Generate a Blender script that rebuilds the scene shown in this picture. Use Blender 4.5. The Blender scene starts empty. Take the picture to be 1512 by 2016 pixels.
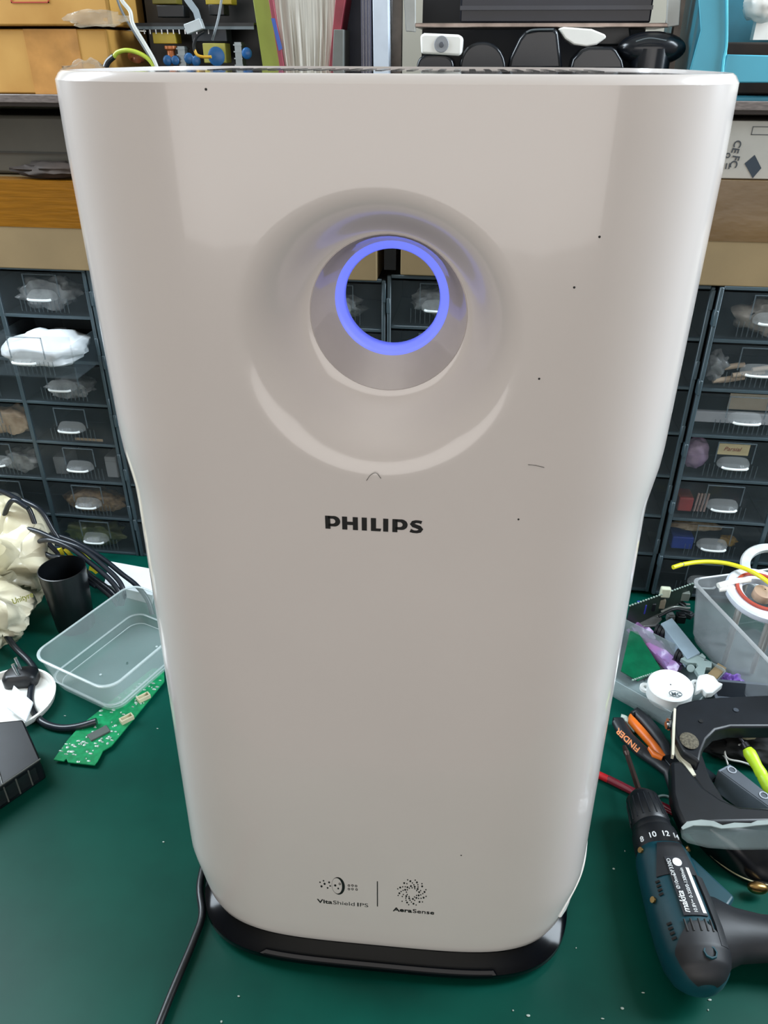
import bpy, bmesh, math, random
from math import sin, cos, pi, radians, atan2, hypot, sqrt
from mathutils import Vector, Matrix
random.seed(7)
S = bpy.context.scene
# ------------------------------------------------------------------ camera
CP, PITCH, YAW, ROLL, FPX = Vector((0.052, -0.385, 0.705)), radians(30.7), radians(7.2), radians(0.2), 1515.0
FW = Vector((-sin(YAW)*cos(PITCH), cos(YAW)*cos(PITCH), -sin(PITCH)))
_r = FW.cross(Vector((0, 0, 1))).normalized(); _u = _r.cross(FW)
RT = _r*cos(ROLL)+_u*sin(ROLL); UP = _u*cos(ROLL)-_r*sin(ROLL)
cam = bpy.data.objects.new('camera', bpy.data.cameras.new('camera')); S.collection.objects.link(cam)
cam.matrix_world = Matrix((RT, UP, -FW)).transposed().to_4x4(); cam.location = CP
cam.data.sensor_fit = 'VERTICAL'; cam.data.sensor_height = 24; cam.data.lens = 24*FPX/2016; cam.data.clip_start = .02
S.camera = cam
S.view_settings.view_transform = 'Standard'; S.view_settings.look = 'None'; S.view_settings.gamma = 1
S.view_settings.use_curve_mapping = False; S.view_settings.exposure = 0.0
S.cycles.use_denoising = True; S.cycles.max_bounces = 10; S.cycles.transparent_max_bounces = 24
S.cycles.sample_clamp_indirect = 4
# ------------------------------------------------------------------ world, side lamps and added fill lights
w = bpy.data.worlds.new('room_air'); S.world = w; w.use_nodes = True
w.node_tree.nodes['Background'].inputs[0].default_value = (.72, .76, .80, 1)
w.node_tree.nodes['Background'].inputs[1].default_value = 0.35
LIGHTS = [  # name, location, length x, length y, power, colour, aim
    ('left', (-1.25, .42, 1.20), .45, 1.1, 31, (.80, .91, 1.0), (-.1, .3, .4)),
    ('right', (1.25, .40, 1.20), .45, 1.1, 38, (.80, .91, 1.0), (.1, .3, .4)),
    ('front_fill', (.0, -2.55, .80), 3.4, 1.5, 35, (1.0, .96, .93), (0, .2, .66)),  # added fill from behind the camera for the purifier's front
    ('bounce_fill', (.0, -1.0, 1.55), 1.4, .8, 9, (1.0, .97, .95), (0, -1.0, 3.0)),  # added upward fill, bounces soft light off the ceiling
]
for nm, loc, lx, ly, pw, colr, aim in LIGHTS:
    L = bpy.data.lights.new('tube_or_fill_light_'+nm, 'AREA'); L.shape = 'RECTANGLE'; L.size = lx; L.size_y = ly; L.energy = pw; L.color = colr
    o = bpy.data.objects.new('tube_or_fill_light', L); S.collection.objects.link(o); o.location = loc
    d = (Vector(aim)-Vector(loc)); d.y = 0 if lx < ly else d.y; d.x = 0 if lx > ly else d.x
    o.rotation_euler = d.to_track_quat('-Z', 'Y').to_euler()

# ------------------------------------------------------------------ pixel helpers (real planes: Y depth, z height)
def ray(x, y): return FW + RT*((x-756)/FPX) + UP*((1008-y)/FPX)
def Y(x, y, Yp): d = ray(x, y); return CP + d*((Yp-CP.y)/d.y)
def Z(x, y, z=0.0): d = ray(x, y); return CP + d*((z-CP.z)/d.z)
# ------------------------------------------------------------------ materials
def srgb(c):
    if isinstance(c, str): c = tuple(int(c[i:i+2], 16)/255 for i in (0, 2, 4))
    return tuple(((v/12.92) if v <= .04045 else ((v+.055)/1.055)**2.4) for v in c)+(1,)
_M = {}
def mat(name, col, rough=.5, metal=0, var=.08, scale=40, bump=0, alpha=1, coat=0, emit=None, es=1, col2=None, trans=0, spec=.5, stretch=None):
    if name in _M: return _M[name]
    m = bpy.data.materials.new(name); m.use_nodes = True; nt = m.node_tree; N = nt.nodes; b = N['Principled BSDF']; lk = nt.links.new
    c = srgb(col); tc = N.new('ShaderNodeTexCoord'); nz = N.new('ShaderNodeTexNoise'); nz.inputs['Scale'].default_value = scale; nz.inputs['Detail'].default_value = 4
    if stretch:
        mp = N.new('ShaderNodeMapping'); mp.inputs['Scale'].default_value = stretch; lk(tc.outputs['Object'], mp.inputs[0]); lk(mp.outputs[0], nz.inputs['Vector'])
    else: lk(tc.outputs['Object'], nz.inputs['Vector'])
    rp = N.new('ShaderNodeValToRGB'); rp.color_ramp.elements[0].position = .35; rp.color_ramp.elements[1].position = .65
    c2 = srgb(col2) if col2 else tuple(min(1, v*(1+var)) for v in c[:3])+(1,)
    c1 = c if col2 else tuple(v*(1-var) for v in c[:3])+(1,)
    rp.color_ramp.elements[0].color = c1; rp.color_ramp.elements[1].color = c2
    lk(nz.outputs['Fac'], rp.inputs[0]); lk(rp.outputs[0], b.inputs['Base Color'])
    b.inputs['Roughness'].default_value = rough; b.inputs['Metallic'].default_value = metal
    b.inputs['Alpha'].default_value = alpha; b.inputs['Coat Weight'].default_value = coat; b.inputs['Coat Roughness'].default_value = .05
    b.inputs['Transmission Weight'].default_value = trans; b.inputs['Specular IOR Level'].default_value = spec
    if emit: b.inputs['Emission Color'].default_value = srgb(emit); b.inputs['Emission Strength'].default_value = es
    if bump:
        bp = N.new('ShaderNodeBump'); bp.inputs['Strength'].default_value = bump; bp.inputs['Distance'].default_value = .002
        lk(nz.outputs['Fac'], bp.inputs['Height']); lk(bp.outputs[0], b.inputs['Normal'])
    _M[name] = m; return m
WHITE = mat('white_gloss_plastic', 'e2dbd8', .20, var=.012, scale=8, coat=.5)
WHITE2 = mat('white_plastic', 'ecebe6', .35, var=.03)
BLACKG = mat('black_gloss_plastic', '020409', .12, var=.2, spec=.22)
BLACK = mat('black_plastic', '14171c', .38, var=.2)
BLACKM = mat('black_rubber', '0e1014', .6, var=.25, scale=120, bump=.1)
CABF = mat('slate_plastic_frame', '42525a', .38, var=.12, scale=25)
CABIN = mat('cabinet_inside_shade', '0d1114', .6, var=.2)  # near-black liner, shade inside the cabinets put into the colour
CLEAR = mat('clear_drawer_plastic', '5c686e', .1, var=.1, alpha=.13)
CLEAR2 = mat('clear_handle_plastic', 'a8acac', .1, var=.05, alpha=.14)
FROST = mat('frosted_tub_plastic', 'b6c8c8', .14, var=.08, alpha=.22, scale=14)
FROST2 = mat('frosted_tub_rim', 'cfdcdc', .14, var=.05, alpha=.55)
DUSTY = mat('dusty_clear_plastic', 'a4aaae', .3, var=.2, alpha=.30, scale=30)
BAGC = mat('clear_bag_film', 'aeb0ae', .15, var=.3, alpha=.55, scale=60, bump=.5)
BLK = mat('black_print', '1a1a1a', .5, var=.02)
SILVER = mat('bare_metal', 'b8bcc0', .25, 1, var=.1)
GOLDM = mat('brass_screw_metal', 'a08050', .3, 1, var=.15)
TEALB = mat('teal_bin_plastic', '479cb2', .4, var=.08, scale=12)
NAVY = mat('navy_card', '101a30', .5, var=.15)
WHPR = mat('white_print', 'e8ecee', .5, var=.02)
CORDM = mat('black_cable_rubber', '15181c', .35, var=.15)
PCBG = mat('green_circuit_board', '0c7a4a', .3, var=.2, scale=160, col2='15935c')
SOLDER = mat('tinned_solder', 'a9bfb4', .35, .3, var=.3, scale=300)
# ------------------------------------------------------------------ geometry collector
class G:
    def __init__(s): s.v = []; s.f = []; s.M = Matrix()
    def add(s, vs, fs):
        k = len(s.v); s.v += [s.M @ Vector(v) for v in vs]; s.f += [tuple(i+k for i in f) for f in fs]; return s
    def box(s, a, b):
        x0, y0, z0 = a; x1, y1, z1 = b
        return s.add([(x0,y0,z0),(x1,y0,z0),(x1,y1,z0),(x0,y1,z0),(x0,y0,z1),(x1,y0,z1),(x1,y1,z1),(x0,y1,z1)],
                     [(0,3,2,1),(4,5,6,7),(0,1,5,4),(1,2,6,5),(2,3,7,6),(3,0,4,7)])
    def hexa(s, p):  # 8 corners, bottom 4 then top 4
        return s.add(p, [(0,3,2,1),(4,5,6,7),(0,1,5,4),(1,2,6,5),(2,3,7,6),(3,0,4,7)])
    def loft(s, rings, cap=True, closed=True):
        n = len(rings[0]); vs = [p for r in rings for p in r]; fs = []
        for i in range(len(rings)-1):
            for j in range(n if closed else n-1):
                a = i*n+j; b = i*n+(j+1) % n; fs.append((a, b, b+n, a+n))
        if cap and closed: fs += [tuple(range(n-1, -1, -1)), tuple((len(rings)-1)*n+j for j in range(n))]
        return s.add(vs, fs)
    def cyl(s, p0, p1, r0, r1=None, n=24, cap=True):
        p0 = Vector(p0); p1 = Vector(p1); d = (p1-p0).normalized(); r1 = r0 if r1 is None else r1
        a = d.orthogonal().normalized(); b = d.cross(a)
        return s.loft([[p+(a*cos(2*pi*j/n)+b*sin(2*pi*j/n))*r for j in range(n)] for p, r in ((p0, r0), (p1, r1))], cap)
    def lathe(s, o, ax, prof, n=32, cap=True, closed=False):
        o = Vector(o); d = Vector(ax).normalized(); a = d.orthogonal().normalized(); b = d.cross(a)
        pr = prof+[prof[0]] if closed else prof
        return s.loft([[o+d*h+(a*cos(2*pi*j/n)+b*sin(2*pi*j/n))*max(r, 1e-5) for j in range(n)] for r, h in pr], cap and not closed)
    def tube(s, pts, r, n=10, sub=6, closed=False):
        P = [Vector(p) for p in pts]
        if sub and len(P) > 2:
            Q = []
            m = len(P); rng = range(m if closed else m-1)
            for i in rng:
                p0 = P[(i-1) % m] if (closed or i) else P[0]*2-P[1]; p1 = P[i]; p2 = P[(i+1) % m]; p3 = P[(i+2) % m] if (closed or i+2 < m) else p2*2-p1
                for k in range(sub):
                    t = k/sub; Q.append(.5*((2*p1)+(p2-p0)*t+(2*p0-5*p1+4*p2-p3)*t*t+(3*p1-p0-3*p2+p3)*t**3))
            if not closed: Q.append(P[-1])
            P = Q
        rings = []; a = None; m = len(P)
        for i, p in enumerate(P):
            d = ((P[(i+1) % m] if (closed or i+1 < m) else p)-(P[i-1] if (closed or i) else p))
            if d.length < 1e-9: d = Vector((0, 0, 1))
            d.normalize(); a = (d.orthogonal() if a is None else a-d*a.dot(d)).normalized(); b = d.cross(a)
            rr = r(i/(m-1)) if callable(r) else r
            rings.append([p+(a*cos(2*pi*j/n)+b*sin(2*pi*j/n))*rr for j in range(n)])
        if closed: rings.append(rings[0]); return s.loft(rings, False)
        return s.loft(rings)
    def prism(s, poly, vec):
        vec = Vector(vec); n = len(poly); P = [Vector(p) for p in poly]
        return s.add(P+[p+vec for p in P], [tuple(range(n-1, -1, -1)), tuple(range(n, 2*n))]+[(i, (i+1) % n, (i+1) % n+n, i+n) for i in range(n)])
    def ell(s, c, r, n=20, m=12, noise=0, seed=0, fr=3.0):
        from mathutils import noise as nz
        c = Vector(c); rings = []
        for i in range(1, m):
            t = pi*i/m; ring = []
            for j in range(n):
                a = 2*pi*j/n; d = Vector((sin(t)*cos(a), sin(t)*sin(a), cos(t)))
                k = 1+noise*nz.noise(d*fr+Vector((seed*3.1, seed, -seed))) if noise else 1
                ring.append(c+Vector((d.x*r[0], d.y*r[1], d.z*r[2]))*k)
            rings.append(ring)
        return s.loft(rings)
def rrect(w, h, r, n=6):
    out = []
    for cx, cy, a0 in ((w/2-r, h/2-r, 0), (-w/2+r, h/2-r, 90), (-w/2+r, -h/2+r, 180), (w/2-r, -h/2+r, 270)):
        for k in range(n+1): a = radians(a0+90*k/n); out.append((cx+r*cos(a), cy+r*sin(a)))
    return out
# ------------------------------------------------------------------ objects
def wloc(o):
    l = Vector(o.location)
    while o.parent: o = o.parent; l += o.location
    return l
def obj(name, g, m, parent=None, bevel=0, seg=2, smooth=35, origin=None):
    vs = [Vector(v) for v in g.v]
    if parent is not None: off = wloc(parent)
    elif origin is not None: off = Vector(origin)
    else:
        xs = [v.x for v in vs]; ys = [v.y for v in vs]; off = Vector(((min(xs)+max(xs))/2, (min(ys)+max(ys))/2, min(v.z for v in vs)))
    me = bpy.data.meshes.new(name); me.from_pydata([v-off for v in vs], [], g.f)
    bm = bmesh.new(); bm.from_mesh(me); bmesh.ops.recalc_face_normals(bm, faces=bm.faces); bm.to_mesh(me); bm.free()
    me.materials.append(m); me.shade_smooth()
    if smooth < 180: me.set_sharp_from_angle(angle=radians(smooth))
    o = bpy.data.objects.new(name, me); S.collection.objects.link(o)
    if parent is not None: o.parent = parent
    else: o.location = off
    if bevel:
        b = o.modifiers.new('bevel', 'BEVEL'); b.width = bevel; b.segments = seg; b.limit_method = 'ANGLE'; b.angle_limit = radians(35)
    return o
def tag(o, label, cat=None, group=None, kind=None):
    if label: o['label'] = label
    if cat: o['category'] = cat
    if group: o['group'] = group
    if kind: o['kind'] = kind
    return o
def thing(name, loc, label, cat, group=None, rz=0):
    o = bpy.data.objects.new(name, None); S.collection.objects.link(o); o.location = loc; o.rotation_euler.z = rz; o.empty_display_size = .02
    return tag(o, label, cat, group)
def struct(name, g, m, **k): o = obj(name, g, m, **k); o['kind'] = 'structure'; return o
def copy_tree(o, parent=None):
    c = o.copy(); S.collection.objects.link(c); c.parent = parent
    for ch in list(o.children): copy_tree(ch, c)
    return c
def text_geo(g, body, size, o, xd, yd, depth=.0002, bold=0, sx=1, align='LEFT', space=1, shear=0):
    cu = bpy.data.curves.new('lettering', 'FONT'); cu.body = body; cu.size = size; cu.extrude = depth/2; cu.offset = bold; cu.align_x = align; cu.space_character = space; cu.shear = shear
    t = bpy.data.objects.new('lettering', cu); S.collection.objects.link(t)
    dg = bpy.context.evaluated_depsgraph_get(); me = bpy.data.meshes.new_from_object(t.evaluated_get(dg))
    o = Vector(o); xd = Vector(xd).normalized(); yd = Vector(yd).normalized(); nd = xd.cross(yd)
    g.add([o+xd*v.co.x*sx+yd*v.co.y+nd*v.co.z for v in me.vertices], [tuple(p.vertices) for p in me.polygons])
    bpy.data.objects.remove(t); bpy.data.curves.remove(cu); bpy.data.meshes.remove(me)
def strip(g, pts, half, nrm, th=.0004):   # flat ribbon along pts
    P = [Vector(p) for p in pts]; n = Vector(nrm).normalized(); rings = []
    for i, p in enumerate(P):
        d = (P[min(i+1, len(P)-1)]-P[max(i-1, 0)]).normalized(); sd = d.cross(n).normalized()
        h = half(i/(len(P)-1)) if callable(half) else half
        rings.append([p-sd*h, p+sd*h, p+sd*h+n*th, p-sd*h+n*th])
    g.loft(rings)
# ================================================================== SETTING
wallm = mat('painted_wall', 'a8a294', .8, var=.06, scale=6)
def wall(name, a, b, m=wallm): return struct(name, G().box(a, b), m)
wall('wall_back', (-2.2, .95, -.78), (2.2, 1.0, 2.1))
wall('wall_left', (-2.25, -2.6, -.78), (-2.2, 1.0, 2.1))
wall('wall_right', (2.2, -2.6, -.78), (2.25, 1.0, 2.1))
wall('wall_front', (-2.2, -2.65, -.78), (2.2, -2.6, 2.1), mat('dim_wall', '5a5852', .8, var=.06, scale=6))
g = G(); g.box((-1.75, -2.600, .00), (1.75, -2.590, .04)); g.box((-1.75, -2.600, 1.56), (1.75, -2.590, 1.60)); g.box((-1.75, -2.600, .04), (-1.71, -2.590, 1.56)); g.box((1.71, -2.600, .04), (1.75, -2.590, 1.56))
struct('added_window_1', g, mat('added_window_paint', 'b0aca2', .6))  # unseen frame added to give the front fill light an origin
wall('floor', (-2.2, -2.6, -.80), (2.2, .95, -.78), mat('grey_tile_floor', '4a4844', .6, var=.1, scale=5))
wall('ceiling', (-2.2, -2.6, 2.1), (2.2, .95, 2.12), mat('white_ceiling', 'c8c6be', .8))
# workbench
bench = thing('workbench', (0, .35, -.78), 'green topped workbench that everything stands on', 'workbench')
gm = mat('green_bench_rubber', '033f35', .34, var=.1, scale=9, col2='054a3e', bump=.02, spec=.14)
nt = gm.node_tree; N = nt.nodes; n2 = N.new('ShaderNodeTexNoise'); n2.inputs['Scale'].default_value = 3.2; n2.inputs['Detail'].default_value = 8
rr = N.new('ShaderNodeMapRange'); rr.inputs['To Min'].default_value = .24; rr.inputs['To Max'].default_value = .5
nt.links.new(N['Texture Coordinate'].outputs['Object'], n2.inputs['Vector']); nt.links.new(n2.outputs['Fac'], rr.inputs['Value']); nt.links.new(rr.outputs[0], N['Principled BSDF'].inputs['Roughness'])
obj('tabletop', G().box((-1.3, -.22, -.03), (1.3, .93, 0)), gm, bench, bevel=.003)
for sx in (-1, 1):
    for yy in (-.15, .86):
        obj('leg', G().box((sx*1.2-.03, yy-.03, -.78), (sx*1.2+.03, yy+.03, -.03)), mat('dark_steel_leg', '33363a', .5, .6), bench)
# ================================================================== AIR PURIFIER
pur = thing('air_purifier', (0, .125, 0), 'tall white air purifier with a round blue-lit hole, standing on green bench', 'air purifier')
PTH, PX0 = radians(2.0), -.0055
def LP(p):   # world point -> purifier frame (it stands turned by two degrees)
    q = Vector(p)-Vector((PX0, .125, 0)); return Vector((q.x*cos(PTH)+q.y*sin(PTH), -q.x*sin(PTH)+q.y*cos(PTH)+.125, q.z))
WD, DP, NE = .175, .25, 4.0
def lerp(a, b, t): return a+(b-a)*t
def curve(tab, z):
    if z <= tab[0][0]: return tab[0][1]
    if tab is WTAB and .09 < z < .455: return lerp(.1830, .1730, (z-.09)/.365)
    for (a, va), (b, vb) in zip(tab, tab[1:]):
        if z <= b: t = (z-a)/(b-a); t = t*t*(3-2*t); return lerp(va, vb, t)
    return tab[-1][1]
WTAB = [(.026, .170), (.045, .176), (.09, .1830)]+[(.09+.0365*k, .1830-.00100*k) for k in range(1, 10)]+[(.455, .1730), (.497, .1775), (.66, .1775), (.70, .1765)]
def fy(x, w=WD): # front surface y at x
    return .125-.125*max(0, 1-min(1, abs(x/w))**NE)**(1/NE)
ZB, ZT = .026, .698
fx = [round(-.10+.005*i, 4) for i in range(41)]
zs = [ZB, .029, .036, .05, .065]+[round(.075+.0125*i, 4) for i in range(50)]+[.694, .697, ZT]
zs = sorted(z for z in set(zs) if z <= ZT)
def outline(w, ins=0.0):
    """closed plan outline of points (x, y); the first 41 are the front columns left to right"""
    pts = [(x, fy(x)) for x in fx]
    ang = []
    N1 = 26
    t0 = math.acos((.10/WD)**(NE/2)); t1 = 0
    for k in range(1, N1+1):
        t = lerp(t0, 0, k/N1); pts.append((WD*cos(t)**(2/NE), .125-.125*sin(t)**(2/NE)))
    for k in range(1, N1+1):
        t = lerp(0, t0, k/N1); pts.append((WD*cos(t)**(2/NE), .125+.125*sin(t)**(2/NE)))
    pts += [(x, .25-fy(x)) for x in reversed(fx[:-1])]
    for k in range(1, N1+1):
        t = lerp(t0, 0, k/N1); pts.append((-WD*cos(t)**(2/NE), .125+.125*sin(t)**(2/NE)))
    for k in range(1, N1):
        t = lerp(0, t0, k/N1); pts.append((-WD*cos(t)**(2/NE), .125-.125*sin(t)**(2/NE)))
    out = []
    for x, y in pts:
        if abs(x) > .1: x = math.copysign(.1+(abs(x)-.1)*(w-.1)/(WD-.1), x)
        if ins:
            L = hypot(x/w, (y-.125)/.125) or 1
            x *= (w-ins)/w; y = .125+(y-.125)*(.125-ins)/.125
        out.append((x, y))
    return out
g = G(); rings = []
for z in zs:
    ins = {ZB: .002, .029: .0006, 'x': 0, .697: .0018, ZT: .0032}.get(z, 0)
    rings.append([(x, y, z) for x, y in outline(curve(WTAB, z), ins)])
n = len(rings[0]); nfront = 41
NSIDE = 26
ib0 = 40+2*NSIDE   # first back index (x=+.1)
V = [p for r in rings for p in r]; F = []
def zi(z): return min(range(len(zs)), key=lambda i: abs(zs[i]-z))
fz0, fz1 = zi(.4875), zi(.6625); fx0, fx1 = 4, 36      # front gap  x -.08.. .08
bx0, bx1 = ib0+4, ib0+32; bz0, bz1 = zi(.4625), zi(.6)
for i in range(len(zs)-1):
    for j in range(n):
        if fx0 <= j < fx1 and fz0 <= i < fz1: continue
        if bx0 <= j < bx1 and bz0 <= i < bz1: continue
        F.append((i*n+j, i*n+(j+1) % n, (i+1)*n+(j+1) % n, (i+1)*n+j))
def patch(j0, j1, i0, i1, rings_):
    """fills the gap from its square border to a series of circles; rings_: (cx, cz, r, dy)"""
    b = [(i0, j) for j in range(j0, j1)]+[(i, j1) for i in range(i0, i1)]+[(i1, j) for j in range(j1, j0, -1)]+[(i, j0) for i in range(i1, i0, -1)]
    prev = [i*n+j for i, j in b]; back = V[prev[0]][1] > .125
    for cx, cz, r, dy in rings_:
        cur = []
        for (i, j) in b:
            p = V[i*n+j]; mx = (V[i0*n+j0][0]+V[i0*n+j1][0])/2; mz = (zs[i0]+zs[i1])/2
            a = atan2(p[2]-mz, p[0]-mx); x = cx+r*cos(a); z = cz+r*sin(a)
            y = (.25-fy(x)) if back else fy(x)
            cur.append(len(V)); V.append((x, y+dy, z))
        m = len(b)
        for k in range(m): F.append((prev[k], prev[(k+1) % m], cur[(k+1) % m], cur[k]))
        prev = cur
    return prev
TC = (.0040, .5832)         # throat centre
rg = [(.0005, .5735, .0790, 0)]
for k in range(1, 25):
    t = 1-k/24; cx = lerp(TC[0], .0005, t**.8); cz = lerp(TC[1], .5730, t**.8); r = lerp(.0425, .0780, t)
    dy = .023*(1-sin(t*pi/2)**1.5)*(1) if t < 1 else 0
    dy = .026*(.5+.5*cos(pi*min(1, t**.8)))
    rg.append((cx, cz, r, dy))
patch(fx0, fx1, fz0, fz1, rg)
BC = (-.019, .532)
patch(bx0, bx1, bz0, bz1, [(BC[0], BC[1], .052, 0), (BC[0], BC[1], .050, -.002)])
shell = G(); shell.add(V, F)
# top rim: turn in over a 7 mm wide lip and drop
top = outline(curve(WTAB, ZT), .0032)
def inset(z, ins): return [(x, y, z) for x, y in outline(curve(WTAB, ZT), ins)]
shell.loft([[(x, y, ZT) for x, y in top], inset(ZT, .0065), inset(ZT-.004, .0070)], cap=False)
tap = [(x, y, ZB) for x, y in outline(curve(WTAB, ZB), .002)]
shell.loft([tap, [(x, y, ZB-.001) for x, y in outline(curve(WTAB, ZB), .012)]], cap=False)
shell_o = obj('shell', shell, WHITE, pur, smooth=26)
# top panel glossy
tp = G(); tp.loft([inset(ZT-.003, .0068), inset(ZT-.0012, .0072), inset(ZT-.0012, .016)], cap=True)
obj('top_panel', tp, mat('dark_glass_panel', '1a2026', .05, var=.1, coat=1), pur, smooth=40)
gr = G()
for k in range(26): gr.box((-.12+k*.0095, .15, ZT-.0013), (-.12+k*.0095+.004, .215, ZT-.0009))
obj('outlet_grille', gr, mat('dark_slats', '10151a', .15, var=.1), pur)
# base
bs = G(); pr = []
def base_ring(z, e):
    return [(x*(1+e/.17)*1.0, .125+(y-.125)*(.125+e)/.125, z) for x, y in outline(.165, 0)]
for z, e in ((.002, .003), (.004, .0085), (.009, .0115), (.014, .0112), (.018, .006), (.022, -.004), (.0255, -.010)): pr.append(base_ring(z, e))
bs.loft(pr); obj('base', bs, BLACKG, pur, smooth=50)
for sx in (-.13, .13):
    for yy in (.04, .21): obj('foot', G().cyl((sx, yy, 0), (sx, yy, .003), .012), BLACKM, pur)
# throat, light ring and tunnel
def ringpts(c, r, y, n=64): return [(c[0]+r*cos(2*pi*k/n), y, c[1]+r*sin(2*pi*k/n)) for k in range(n)]
th = G(); th.loft([ringpts(TC, .0437, .0265), ringpts(TC, .0425, .0252), ringpts((TC[0], TC[1]+.0012), .0392, .029), ringpts((.0048, .588), .0345, .0345), ringpts((.005, .589), .0305, .0385)], cap=False)
obj('throat_funnel', th, mat('grey_gloss_funnel', 'c4bcba', .10, var=.05, scale=30, coat=1), pur, smooth=60)
lr = G(); lr.loft([ringpts((.0048, .5888), .0318, .0372), ringpts((.005, .589), .0305, .038), ringpts((.005, .589), .0272, .0388), ringpts((.005, .589), .0264, .041), ringpts((.005, .5885), .0268, .046)], cap=False)
blue = mat('blue_glowing_ring', '8c98e8', .3, var=.05, emit='6072ff', es=.66)
obj('light_ring', lr, blue, pur, smooth=60)
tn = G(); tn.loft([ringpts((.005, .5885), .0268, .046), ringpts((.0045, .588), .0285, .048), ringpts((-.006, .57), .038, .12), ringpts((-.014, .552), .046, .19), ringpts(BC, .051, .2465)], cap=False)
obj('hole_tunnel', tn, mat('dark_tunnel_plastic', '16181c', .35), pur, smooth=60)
# logo, letters built to match, on the front face
def onf(px, py):
    a = LP(CP); b = LP(Y(px, py, 0)); d = b-a; t = -a.y/d.y; p = a+d*t
    return Vector((p.x, fy(p.x)-.0002, p.z))
def letters(g, word, o, adv, h, sk=0):
    x0 = o.x; z0 = o.z; y0 = o.y; D = .0002
    def sh(poly, xo, holes=None):
        g.prism([(x0+xo+a*h, y0-D, z0+b*h) for a, b in poly], (0, D, 0))
    def ribbon(cpts, wd, xo):
        P = [Vector((x0+xo+a*h, y0-D, z0+b*h)) for a, b in cpts]; rings = []
        for i, p in enumerate(P):
            d = (P[min(i+1, len(P)-1)]-P[max(i-1, 0)]).normalized(); sd = Vector((-d.z, 0, d.x)); ww = (wd[i] if isinstance(wd, list) else wd)*h
            rings.append([p-sd*ww/2, p+sd*ww/2, p+sd*ww/2+Vector((0, D, 0)), p-sd*ww/2+Vector((0, D, 0))])
        g.loft(rings)
    x = 0; T = .34
    for ch in word:
        if ch in 'PHIL': sh([(0, 0), (T, 0), (T, 1), (0, 1)], x)
        if ch == 'H': sh([(T, .38), (.72, .38), (.72, .62), (T, .62)], x); sh([(.72, 0), (.72+T, 0), (.72+T, 1), (.72, 1)], x)
        if ch == 'L': sh([(T, 0), (.64, 0), (.69, .2), (T, .2)], x)
        if ch == 'P':
            c = [(.2, .90), (.5, .90)]+[(.52+.33*cos(radians(a)), .60+.30*sin(radians(a))) for a in range(80, -81, -16)]+[(.5, .30), (.2, .30)]
            ribbon(c, [.2, .2]+[.2+.13*sin(radians(90-abs(a))) for a in range(80, -81, -16)]+[.2, .2], x)
        if ch == 'S':
            c = [(.80, .84), (.62, .895), (.42, .90), (.24, .83), (.18, .70), (.27, .59), (.46, .52), (.66, .44), (.76, .31), (.69, .17), (.5, .10), (.27, .11), (.06, .19)]
            ribbon(c, [.24, .2, .2, .25, .31, .30, .27, .30, .31, .25, .2, .2, .26], x)
        x += {'P': 1.14, 'H': 1.32, 'I': .615, 'L': .82, 'S': .9}[ch]*h
lg = G(); letters(lg, 'PHILIPS', onf(641, 1040), 0, .0089)
obj('brand_logo', lg, BLK, pur, smooth=20)
# printed marks near the foot of the front
up = Vector((0, 0, 1)); ex = Vector((1, 0, 0))
def two_tone(g, a, b, px, py, w_, size):
    o = onf(px, py); text_geo(g, a, size, o, ex, up, bold=size*.022, sx=1.12)
    xs = max(v.x for v in g.v); text_geo(g, b, size, Vector((xs+size*.05, o.y, o.z)), ex, up, sx=1.12)
v1 = G(); two_tone(v1, 'Vita', 'Shield', 625, 1777, 0, .0072); xs = max(v.x for v in v1.v)
text_geo(v1, 'I', .0072, Vector((xs+.0018, onf(625, 1777).y, onf(625, 1777).z)), ex, up, bold=.00016, sx=1.12); xs = max(v.x for v in v1.v)
text_geo(v1, 'PS', .0072, Vector((xs+.0006, onf(625, 1777).y, onf(625, 1777).z)), ex, up, sx=1.12)
obj('vitashield_lettering', v1, BLK, pur, smooth=20).name = 'front_lettering'
v2 = G(); two_tone(v2, 'Aera', 'Sense', 774, 1793, 0, .0072)
obj('front_lettering', v2, BLK, pur, smooth=20)
def dot(g, c, rx, rz, k=10): g.prism([(c.x+rx*cos(2*pi*i/k), c.y-.0001, c.z+rz*sin(2*pi*i/k)) for i in range(k)], (0, .0002, 0))
ic = G(); c0 = onf(666, 1744)
def ringm(g, c, c2, a, b, a2, b2, k=40):
    o_ = [(c.x+a*cos(2*pi*i/k), c.y-.0001, c.z+b*sin(2*pi*i/k)) for i in range(k)]
    i_ = [(c2.x+a2*cos(2*pi*i/k), c.y-.0001, c2.z+b2*sin(2*pi*i/k)) for i in range(k)]
    g.loft([o_, i_, [(x, y+.0002, z) for x, y, z in i_], [(x, y+.0002, z) for x, y, z in o_]], cap=False)
ringm(ic, c0, c0+Vector((-.0011, 0, 0)), .0055, .0117, .0043, .0107)
for px, py, r in ((630, 1737, .0006), (637, 1734, .0006), (639, 1740, .0009), (648, 1737, .0008), (633, 1745, .0009), (645, 1748, .0007), (650, 1744, .0006), (660, 1743, .0009), (666, 1749, .0007)): dot(ic, onf(px, py), r, r*1.5)
for px, py in ((669, 1740), (687, 1743), (694, 1743), (701, 1744), (687, 1750), (694, 1750), (702, 1751)):
    c = onf(px, py); ringm(ic, c, c, .0010, .0014, .0006, .0009, 12)
obj('filter_icon', ic, BLK, pur, smooth=20)
dv = G(); a = onf(743, 1735); b = onf(743, 1784); dv.box((a.x-.0004, a.y-.0001, b.z), (a.x+.0004, a.y+.0001, a.z)); obj('divider_line', dv, BLK, pur)
sw = G(); c0 = onf(811, 1757)
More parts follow.
